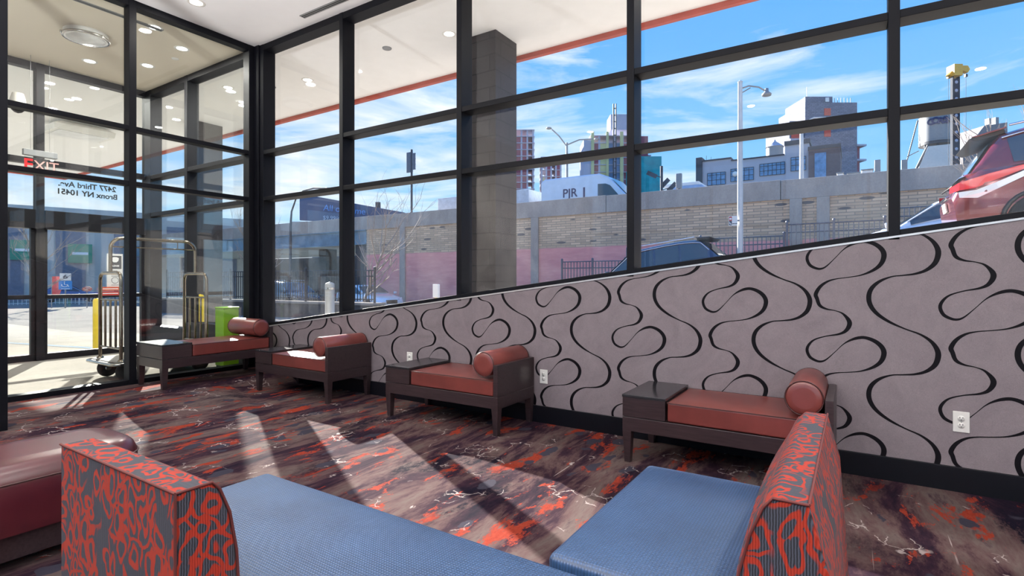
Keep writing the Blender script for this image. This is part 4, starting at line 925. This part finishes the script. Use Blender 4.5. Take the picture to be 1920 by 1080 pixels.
MB().lathe([(.14, 0), (.14, .5), (.12, .56), (.04, .58)], n=16).build('base', yl, hy); MB().tube([(0, 0, .55), (0, 0, .72)], .03, 8).build('stem', yl, hy)
MB().box(-.10, .10, -.05, .05, .70, 1.10).build('box', M['white'], hy, bevel=.01)
for k, (x, y, h, lb_) in enumerate(((-11.62, 4.10, .92, 'yellow steel bollard outside the entrance glass, left of the luggage cart'), (-10.05, 5.12, .90, 'yellow steel bollard seen beside the right hoop of the luggage cart'))):
    q = thing('bollard', lb_, 'bollard', (x, y, gz(x)+.03), group='yellow bollards'); MB().lathe([(.065, 0), (.065, h-.04), (.05, h), (.0001, h+.015)], n=16).build('post', yl, q); MB().lathe([(.09, 0), (.09, .015)], n=16).build('base', yl, q)
def iron_fence(label, p0, p1, zb, zt, n, mat, posts, rails):
    t = thing('iron_fence', label, 'fence', (p0[0], p0[1], 0)); d = Vector((p1[0]-p0[0], p1[1]-p0[1], 0))
    m = MB()
    for i in range(n+1):
        q = d*(i/n); m.box(q.x-.014, q.x+.014, q.y-.014, q.y+.014, zb(p0[0]+q.x)+.08, zt-.03)
    m.build('pickets', mat, t)
    for i in posts:
        q = d*i; MB().box(q.x-.035, q.x+.035, q.y-.035, q.y+.035, zb(p0[0]+q.x), zt+.06).lathe([(.05, zt+.06), (.045, zt+.10), (.0001, zt+.12)], (q.x, q.y, 0), n=8).build('post', mat, t)
    for z in rails:
        r = MB(); r.tube([(0, 0, z(p0[0])), (d.x, d.y, z(p1[0]))], .02, 4, smooth=False); r.build('rail', mat, t)
    return t
kz = lambda x: .24
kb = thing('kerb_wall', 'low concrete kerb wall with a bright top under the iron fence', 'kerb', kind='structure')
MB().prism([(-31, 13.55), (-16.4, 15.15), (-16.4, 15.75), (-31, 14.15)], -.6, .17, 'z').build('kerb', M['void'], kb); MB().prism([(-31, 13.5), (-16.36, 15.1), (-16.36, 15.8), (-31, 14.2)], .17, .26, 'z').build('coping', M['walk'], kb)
iron_fence('black iron picket fence on the low kerb wall in front of the parked cars', (-30.5, 13.85), (-16.6, 15.4), lambda x: .24, 1.64, 92, M['fence'], [0, .18, .36, .54, .72, .88, 1], [lambda x: 1.60, lambda x: 1.36, lambda x: .40])
segs = [(-10.65, -7.72, 2.01, 'lowest grey fence panel in front of the pink wall, left of the mullion'), (-7.72, -4.88, 2.40, 'grey fence panel behind the dark blue car'), (-4.88, -2.0, 2.76, 'grey fence panel beside the white lamp post'), (-2.0, .84, 3.13, 'grey fence panel right of the white lamp post, left of the last mullion'), (.84, 3.6, 3.48, 'highest grey fence panel, behind the white car')]
for a, b, zt, lb_ in segs:
    iron_fence(lb_, (a+.045, 20.5), (b-.045, 20.5), lambda x: gz(x)+.1, zt, 20, M['fence_g'], [0, .5, 1], [lambda x, z=zt: z-.03, lambda x, z=zt: z-.30, lambda x, z=zt: max(z-1.2, gz(x)+.2)])
iron_fence('low pale picket fence far beyond the entrance doors', (-51, 7.5), (-44.5, 24), lambda x: gz(x), .12, 80, M['white'], [0, .25, .5, .75, 1], [lambda x: .08, lambda x: -.45])
# signs beyond the entrance
sg = thing('accessible_parking_sign', 'sign post with a numeral 6 above a blue wheelchair sign beyond the entrance', 'sign', (-42.2, 13.2, gz(-42.2)), rz=math.radians(73)); sg.scale = (1.65, 1.65, 1.15)
MB().tube([(0, .02, 0), (0, .02, 1.95)], .025, 8).build('post', M['galv'], sg)
MB().box(-.17, .17, -.01, 0, 1.52, 1.92).build('number_plate', M['white'], sg); text('6', 'numeral', .30, M['dark'], sg, face_ny(0, -.012, 1.72), depth=.002, bold=.006)
MB().box(-.20, .20, -.01, 0, 1.02, 1.50).build('blue_plate', plain('sign_blue', L(38, 130, 200), .5, var=.02), sg)
wc = MB(); wc.tube([(-.02+.09*math.cos(a), -.014, 1.27+.09*math.sin(a)) for a in [math.radians(150+240*k/12) for k in range(13)]], .014, 5); wc.tube([(-.03, -.014, 1.42), (-.03, -.014, 1.30), (.06, -.014, 1.29), (.10, -.014, 1.18)], .015, 5); wc.lathe([(.0001, -.016), (.025, -.016)], (-.03, 0, 1.455), 'y', 10); wc.build('wheelchair_icon', wh, sg)
MB().box(-.13, .13, -.013, -.01, 1.055, 1.075).build('lettering', wh, sg)
ro = thing('round_sign', 'small round white sign with a red ring beyond the entrance', 'sign', (-41.2, 14.0, .62), rz=math.radians(73)); ro.scale = (1.7, 1.7, 1.0)
MB().lathe([(.0001, -.01), (.15, -.01), (.15, 0)], (0, 0, 0), 'y', 24).build('disc', M['white'], ro)
MB().tube([(.13*math.cos(k*math.pi/12), -.014, .13*math.sin(k*math.pi/12)) for k in range(25)], .02, 5).tube([(-.09, -.014, .09), (.09, -.014, -.09)], .014, 5).build('ring', rd, ro); MB().box(-.10, .10, -.014, -.01, -.03, .03).build('tow_icon', rd, ro)
MB().tube([(0, .02, -1.38), (0, .02, .1)], .02, 6).build('post', M['galv'], ro)
fb = thing('banner', 'narrow red and white feather banner on a pole beyond the entrance', 'banner', (-42.8, 12.9, gz(-42.8)), rz=math.radians(73)); fb.scale = (1.7, 1.7, 1.1)
MB().tube([(-.12, 0, 0), (-.12, 0, 1.85)], .015, 6).build('pole', M['galv'], fb)
MB().grid([[(-.11, .006*math.sin(z*4), z), (.02+.06*math.sin(z*5), .02*math.sin(z*6+1), z), (.13+.03*math.sin(z*7), -.008, z)] for z in [.75+.09*k for k in range(13)]]).build('cloth', plain('banner_red', L(206, 84, 80), .8, var=.2, scale=14), fb)

# ================================================================== BARE TREES
M['bark'] = plain('pale_bark', L(150, 138, 128), .85, var=.2, scale=9)
def bare_tree(label, base, h, lean, seed, spread=.55, n0=7, r0=.05):
    R = random.Random(seed); t = thing('bare_tree', label, 'tree', base)
    tk_ = MB(); tk_.tube([(0, 0, 0), (lean[0]*.15*h, lean[1]*.15*h, h*.3), (lean[0]*.3*h, lean[1]*.3*h, h*.55)], [r0*1.5, r0*1.1, r0*.8], 8); tk_.build('trunk', M['bark'], t)
    br_ = MB()
    def grow(p, d, ln, r, lev):
        q = p; pts = [p]; 
        for k in range(3):
            d = (d+Vector((R.uniform(-.2, .2), R.uniform(-.2, .2), R.uniform(-.05, .18)))).normalized(); q = q+d*ln/3; pts.append(q)
        br_.tube(pts, [r, r*.85, r*.7, r*.5], 4 if lev else 5, cap=False)
        if lev < 3:
            for k in range(R.choice((2, 3, 3)) if lev < 2 else 2):
                j = R.choice((1, 2, 3)); dd = (d+Vector((R.uniform(-1, 1), R.uniform(-1, 1), R.uniform(-.25, .7)))*spread).normalized()
                grow(pts[j], dd, ln*R.uniform(.5, .8), r*.55, lev+1)
    for k in range(n0):
        f_ = .3+.7*k/(n0-1) if n0 > 1 else 1; p = Vector((lean[0]*.3*h*f_, lean[1]*.3*h*f_, h*.55*f_)); a = k*2.4+R.random()
        grow(p, Vector((math.cos(a)*.8+lean[0]*.6, math.sin(a)*.8+lean[1]*.6, .75)).normalized(), h*.30, r0*.6, 0)
    br_.build('branches', M['bark'], t); return t
bare_tree('leafless tree with pale branches leaning right, behind the second mullion', (-19.0, 16.7, -.45), 5.6, (.75, .2), 3, n0=12, r0=.05, spread=.7)
bare_tree('leafless tree at the far left of the street view, by the glass corner', (-27.5, 16.9, -.6), 5.6, (.1, .1), 8, n0=8, r0=.045)
bare_tree('leafless tree with thin twigs behind the maroon car', (3.1, 15.6, gz(3.1)), 3.4, (-.15, -.05), 11, n0=10, r0=.03)
bare_tree('leafless tree beyond the entrance doors, left of the wheelchair sign', (-40.5, 11.2, -.6), 5.5, (.1, .1), 5, n0=8, r0=.05)
# ================================================================== SKYLINE
M['tc'] = plain('bare_concrete_far', L(172, 174, 190), .9, var=.08, scale=.3); M['tm'] = plain('maroon_infill', L(150, 88, 98), .9, var=.12, scale=.3)
M['ty'] = plain('yellow_hoist_panel', L(196, 194, 140), .8, var=.08, scale=.3); M['tb'] = plain('blue_glass_infill', L(96, 130, 168), .4, var=.15, scale=.3)
M['teal'] = plain('teal_netting', L(28, 156, 164), .8, var=.25, scale=.4); M['to'] = plain('orange_boarding', L(206, 96, 78), .8, var=.1)
def frame_at(px, py): return math.atan2(py, px)
RZ = 0.5709
def tower(name, label, loc, w, d, h, fl, cols, infill, rz=RZ, over=.35):
    t = thing(name, label, 'building', loc, rz=rz)
    nf = int(h/fl)
    for k in range(nf+1): MB().box(-w/2-over, w/2+over, -d/2-over, d/2, k*fl-.25, k*fl).build('floor_slab', M['tc'], t)
    for i in range(cols+1):
        x = -w/2+w*i/cols; m = MB()
        m.box(x-.35, x+.35, -d/2-.1, -d/2+.6, 0, nf*fl); m.box(x-.35, x+.35, d/2-.6, d/2, 0, nf*fl); m.build('column', M['tc'], t)
    for i, mt in infill:
        x0, x1 = -w/2+w*i/cols+.35, -w/2+w*(i+1)/cols-.35
        MB().box(x0, x1, -d/2+.05, d/2-.2, 0, nf*fl-fl*.95).build('infill', mt, t)
    MB().box(w/2-.5, w/2-.1, -d/2+1, d/2, 0, nf*fl-fl).build('end_wall', M['tm'], t)
    return t
T = tower('tower_under_construction', 'tall tower under construction with maroon and yellow infill above the van', (-78.2, 192.5, -2), 17.5, 12, 59.4, 2.7, 6, [(0, M['tm']), (1, M['ty']), (2, M['tb']), (3, M['tb']), (4, M['tm']), (5, M['tm'])])
MB().box(-1.2, 7.6, -4, 4, 59.4, 65.2).build('core', M['tc'], T)
MB().box(-8.9, -7.8, -6.6, -6.35, 10, 58).box(-3.3, -2.4, -6.6, -6.35, 4, 58).box(1.8, 3.0, -6.6, -6.35, 4, 58).build('yellow_strips', M['ty'], T)
hs = MB(); hs.box(-1.0, -.6, -7.6, -7.2, 0, 68).box(-.1, .3, -7.6, -7.2, 0, 68)
for k in range(28): hs.box(-1.0, .3, -7.6, -7.2, k*2.45, k*2.45+.3)
hs.build('hoist_mast', M['dark'], T)
MB().box(-11.6, -8.9, -6, 5, 0, 55).build('side_block', M['tc'], T); MB().box(-11.5, -9.0, -6.2, -6, 0, 40).build('side_infill', M['to'], T)
MB().box(-14.2, -11.6, -5.5, 4, 0, 39.5).build('lower_wing', M['tc'], T)
MB().box(4.0, 9.0, -6.9, -6.5, 36, 43).build('netting', M['teal'], T)
n2 = MB().box(9.2, 17.6, -5, 6, 0, 49.2).build('annex_netting', M['teal'], T); MB().box(9.4, 12.8, -4, 5, 0, 57).build('annex', M['tm'], T)
for k in range(18): MB().box(12.8, 13.9, -4.3, 5, k*3.1, k*3.1+.35).build('annex_slab', M['tc'], T)
T2 = tower('tower_under_construction', 'pinkish open framed tower under construction just right of the brick column', (-121.5, 199.0, -2), 7.5, 10, 68, 2.8, 3, [(0, M['tm']), (1, M['tm'])], over=.6)
T3 = tower('tower_under_construction', 'lower pinkish open framed block beside the tower right of the brick column', (-112.6, 206.5, -2), 8.2, 10, 58.5, 2.8, 4, [(1, M['tm']), (3, M['tm'])])
MB().box(-3.5, -2.9, -5.6, -5.2, 30, 47).box(-2.2, -1.7, -5.6, -5.2, 30, 45).box(-.9, -.4, -5.6, -5.2, 30, 44).build('yellow_props', M['ty'], T3)
# low industrial building, own axes along its facade
M['stucco'] = plain('grey_stucco', L(182, 180, 188), .9, var=.05, scale=.3); M['tbrick'] = mk_brick('blue_grey_brick', L(134, 140, 158), L(116, 122, 140), L(104, 108, 120), 0.6, 0.24, ms=0.02)
M['winblue'] = plain('blue_window', L(104, 142, 180), .15, var=.3, scale=2.5)
lo = thing('industrial_building', 'low pale industrial building with wide blue windows behind the highway', 'building', (-14.40, 62.0, -2))
MB().box(0, 3.0, 0, 8, 0, 16.42).box(3.0, 8.3, 0, 8, 0, 16.15).box(8.3, 10.5, 0, 8, 0, 17.15).build('walls', M['stucco'], lo)
MB().box(-.05, 3.05, -.1, 8, 16.42, 16.58).box(3.05, 8.25, -.1, 8, 16.15, 16.28).box(8.25, 10.6, -.15, 8, 17.10, 17.55).build('coping', M['dark'], lo)
MB().box(-.65, 0, -.3, 8, 0, 16.9).build('side_wall', M['dark'], lo)
MB().box(10.45, 13.2, -.3, 6, 0, 16.3).build('brick_bay', plain('brown_brick', L(112, 96, 96), .9), lo); MB().box(10.4, 13.25, -.35, 6, 16.3, 16.65).build('bay_coping', M['dark'], lo)
MB().box(11.0, 12.0, -.38, -.3, 13, 15.9).build('bay_window', M['winblue'], lo)
for x0, x1, z0, z1 in ((.55, 2.45, 13.7, 15.05), (3.0, 5.3, 13.9, 15.25), (5.9, 8.3, 14.2, 15.45), (8.85, 10.2, 14.4, 15.8)):
    w_ = MB().box(x0, x1, -.06, .02, z0, z1).build('window', M['winblue'], lo)
    g = MB(); nn = max(3, int((x1-x0)/.4))
    for k in range(nn+1): x = x0+(x1-x0)*k/nn; g.box(x-.025, x+.025, -.1, -.05, z0, z1)
    for z in (z0, (z0*.6+z1*.4), z1-.25, z1): g.box(x0, x1, -.1, -.05, z-.025, z+.025)
    g.build('muntins', M['dark'], w_)
MB().lathe([(.0001, -.04), (.28, -.04), (.28, 0)], (3.55, -.6, 14.6), 'y', 18).build('satellite_dish', M['white'], lo)
for k in range(2): MB().box(.3+k*.5, .33+k*.5, .5, .53, 16.5, 17.2-k*.2).build('roof_rail', M['dark'], lo)
# tall grey brick tower
ta = thing('brick_tower', 'tall blue grey brick tower with small orange windows behind the highway', 'building', (-6.9, 103.0, -2), rz=math.atan2(107.17-101.24, .32+8.91))
MB().box(-.2, 8.6, 0, 9, 0, 33.2).build('main_block', M['tbrick'], ta); MB().box(-2.6, -.2, .5, 9, 0, 30.2).build('lower_block', M['tbrick'], ta)
MB().box(0.0, 4.6, .3, 7, 33.2, 34.3).build('penthouse', M['tbrick'], ta)
MB().tube([(1.2, 2, 33.2), (1.2, 2, 36.5)], .05, 5).build('antenna', M['white'], ta)
for z in (31.0, 27.4, 24.2): MB().box(3.0, 4.1, -.08, .05, z, z+1.2).build('orange_window', M['to'], ta)
MB().box(3.2, 3.8, -.1, .05, 33.3, 34.0).build('roof_window', M['white'], ta)
for z in (27.2, 24.4, 22.0): MB().box(-2.3, -1.0, .40, .52, z, z+1.1).build('side_window', M['to'], ta)
for z in (26.2, 23.6): MB().box(-2.9, -.4, -.4, .5, z, z+.8).build('balcony', M['tc'], ta)
MB().box(8.6, 10.0, 1.5, 8, 0, 26.2).build('annex', M['tm'], ta)
for k in range(9): MB().box(8.6, 10.6, .6, 8, 6+k*2.5, 6.3+k*2.5).build('annex_balcony', M['tc'], ta)
for k in range(6): MB().box(4.8+k*.55, 4.86+k*.55, 0.1, .16, 33.2, 34.0).build('roof_rail', M['dark'], ta)
# small water tank on the industrial roof
wt = thing('water_tank', 'small pale rooftop water tank with conical cap above the industrial building', 'water tank', (-8.84, 77.5, -2))
MB().lathe([(1.0, 17.5), (1.0, 20.6)], n=20).build('drum', M['galv'], wt); MB().lathe([(1.12, 20.55), (.12, 21.35), (.12, 21.5), (.0001, 21.55)], n=20).build('cap', M['tc'], wt)
for a in range(4): MB().tube([(.8*math.cos(a*1.57+.8), .8*math.sin(a*1.57+.8), 0), (.8*math.cos(a*1.57+.8), .8*math.sin(a*1.57+.8), 17.6)], .1, 6).build('leg', M['dark'], wt)
# graffiti silo
sl_ = thing('silo', 'large corrugated steel silo with blue graffiti on a concrete plinth', 'silo', (7.75, 76.4, -2))
cor = [(1.62+.03*(k % 2), 18.5+.2*k) for k in range(16)]
MB().lathe(cor, n=28).build('drum', M['galv'], sl_); MB().lathe([(1.66, 18.3), (1.66, 18.6)], n=28).build('bottom_ring', M['dark'], sl_); MB().lathe([(1.66, 21.5), (.2, 21.75), (.0001, 21.8)], n=28).build('cap', M['galv'], sl_)
gi = plain('graffiti_blue', L(40, 52, 96), .6); gw = plain('graffiti_pale', L(176, 196, 224), .6)
gm = math.atan2(-76.4, -7.75)
for k, ch in enumerate('CORSN'):
    a = gm+(k-1.2)*.26; mt = Matrix.Rotation(a+math.pi/2, 4, 'Z') @ face_ny(0, -1.70, 20.65+.08*(k % 2))
    text(ch, 'graffiti_letter', .92, gi, sl_, mt, depth=.02, bold=.05)
MB().prism([(-2.0, 0), (1.6, 0), (1.6, 18.0), (-.9, 18.0), (-2.0, 15.0)], -1.6, 1.6, 'y').build('plinth', plain('pale_concrete_far', L(226, 218, 208), .9, var=.05), sl_)
for s in (-1.1, 0, 1.1): MB().tube([(s, -1.0, 17.9), (s, -1.0, 18.4)], .12, 6).build('strut', M['dark'], sl_)
MB().tube([(-1.7, 0, 21.4), (-3.3, -.6, 14.2)], .07, 5).tube([(-1.6, 0, 17.9), (-2.7, -.4, 17.3)], .05, 5).build('ladder_pipe', M['dark'], sl_)
MB().tube([(-.7, -1.2, 18.6), (-2.2, -1.5, 15.0)], .14, 5).build('raking_strut', M['dark'], sl_)
# drilling rig
dr = thing('drill_rig', 'tall dark drilling mast with yellow crown block beside the silo', 'crane', (7.9, 64.5, -2), rz=RZ)
md = MB(); md.box(-.33, .33, -.16, -.10, 8, 22.0).box(-.33, -.24, -.16, .16, 8, 22.4).box(.24, .33, -.16, .16, 8, 22.4); md.build('mast', plain('rig_blue', L(26, 40, 60), .7, spec=.2), dr)
for k in range(13): MB().lathe([(.0001, -.175), (.15, -.175), (.15, -.16)], (0, 0, 12.3+.78*k), 'y', 14).build('mast_hole', M['tc'], dr)
yw = plain('rig_yellow', L(226, 168, 48), .5)
MB().box(-.42, .36, -.45, .45, 22.2, 23.25).prism([(.36, 23.2), (1.05, 23.2), (1.25, 22.85), (1.05, 22.55), (.7, 22.7), (.36, 22.75)], -.2, .2, 'y').prism([(-.42, 22.7), (-.75, 22.35), (-.42, 22.2)], -.2, .2, 'y').build('crown_block', yw, dr)
MB().tube([(1.02, 0, 22.6), (1.02, 0, 10)], .02, 4).tube([(-.62, 0, 22.4), (-.62, 0, 10)], .02, 4).build('cable', M['dark'], dr); MB().box(.92, 1.12, -.1, .1, 22.2, 22.45).build('hook_block', M['dark'], dr)
MB().box(-1.6, 1.2, -1.0, 2.2, 0, 8.2).build('machine_deck', M['dark'], dr)
# grey building right
gb2 = thing('grey_building', 'plain grey stepped building behind the maroon car roof', 'building', (12.4, 79.0, -2), rz=.6); gb2.scale = (1.1, 1.0, 1.10)
MB().prism([(-2.4, 0), (2.2, 0), (2.2, 18.95), (-.2, 18.6), (-1.0, 17.6), (-2.4, 16.2)], 0, 6, 'y').build('walls', plain('grey_render', L(126, 124, 128), .9, var=.06), gb2)
MB().box(.7, 1.0, .5, 1, 18.9, 19.5).box(1.4, 1.75, .5, 1, 18.9, 19.6).build('vents', M['galv'], gb2)
# billboard
bb = thing('billboard', 'dark blue billboard wall with pale blue lettering above the highway bridge', 'billboard', (-61.0, 44.0, -2), rz=math.atan2(6.2, 9.6))
nvy = plain('billboard_blue', L(62, 82, 116), .6, var=.06); lbt = plain('billboard_text', L(96, 150, 216), .6, var=.02); wtx = plain('billboard_small_text', L(150, 172, 198), .6, var=.02)
MB().prism([(-.3, 11.0), (13.5, 10.2), (13.5, 12.0), (-.3, 14.5)], 0, .4, 'y').build('panel', nvy, bb)
MB().box(1.2, 13, .4, .6, 0, 11.2).build('support_wall', nvy, bb)
text('All of Prime', 'lettering', 1.15, lbt, bb, face_ny(5.6, -.03, 12.35) @ Matrix.Rotation(-.10, 4, 'Z'), depth=.02)
text('$9.99/mo', 'lettering_small', .75, wtx, bb, face_ny(4.2, -.03, 11.25) @ Matrix.Rotation(-.05, 4, 'Z'), depth=.02)
MB().box(-1.3, 1.2, -.6, 0, 10.5, 10.75).build('catwalk', M['galv'], bb)
MB().box(9.6, 10.2, .1, .5, 12.6, 13.4).build('roof_vent', M['dark'], bb)
# green highway signs and a dim building seen through the entrance
gs = plain('sign_green', L(30, 150, 120), .6, var=.03)
bu = thing('dark_building', 'pale taupe building with tall dark bays beyond the entrance doors', 'building', (-62, 22, -1.5), rz=1.25)
MB().box(-14, 16, 0, 10, 0, 9.5).build('walls', plain('taupe_far', L(206, 196, 188), .9, var=.08, scale=.4), bu)
for k in range(6): MB().box(-12+k*4.4, -9.8+k*4.4, -.1, .05, .5, 8.2).build('window_bay', plain('dark_bay', L(112, 120, 138), .5) if k == 0 else bpy.data.materials['dark_bay'], bu)
for k, (x, z) in enumerate(((-5.4, 5.4), (-1.4, 5.2))):
    s_ = MB().box(x-.9, x+.9, -.3, -.15, z-.9, z+.9).build('green_sign', gs, bu); MB().box(x-.6, x+.6, -.32, -.3, z-.12, z+.12).build('sign_band', wh, s_)
# rooftop boxes along the parapet
for k, (x, y, z0, w_, h, lb_) in enumerate(((-.6, 30.5, 5.2, .25, 1.15, 'small stepped white rooftop unit seen over the parapet, left one'), (-.05, 30.9, 5.2, .5, 1.15, 'white rooftop unit seen over the parapet, middle one'), (.5, 31.2, 5.2, .45, 1.3, 'white rooftop unit seen over the parapet, beside the mullion'))):
    u = thing('rooftop_unit', lb_, 'rooftop unit', (x, y, 3.9), group='rooftop units over the parapet'); MB().box(-w_/2, w_/2, -.3, .3, 0, z0-3.9+h).build('casing', M['white'], u, bevel=.03)
    MB().box(-w_/2-.03, w_/2+.03, -.33, .33, z0-3.9+h, z0-3.85+h).build('cap', M['galv'], u)
for k, (x, y, lb_) in enumerate(((.93, 31.5, 'grey panel antenna on the parapet just left of the last mullion'), (2.03, 32.2, 'grey panel antenna on the parapet just right of the last mullion'), (-6.35, 23.15, 'grey panel post on the parapet left of the industrial building'))):
    u = thing('panel_antenna', lb_, 'antenna', (x, y, 3.9 if k < 2 else 5.0), group='parapet panel antennas'); h0 = 2.5 if k < 2 else .12
    MB().tube([(0, 0, 0), (0, 0, h0+.1)], .04, 6).build('stem', M['dark'], u); MB().box(-.12, .12, -.08, .08, h0, h0+.65).build('panel', M['galv'], u, bevel=.02)
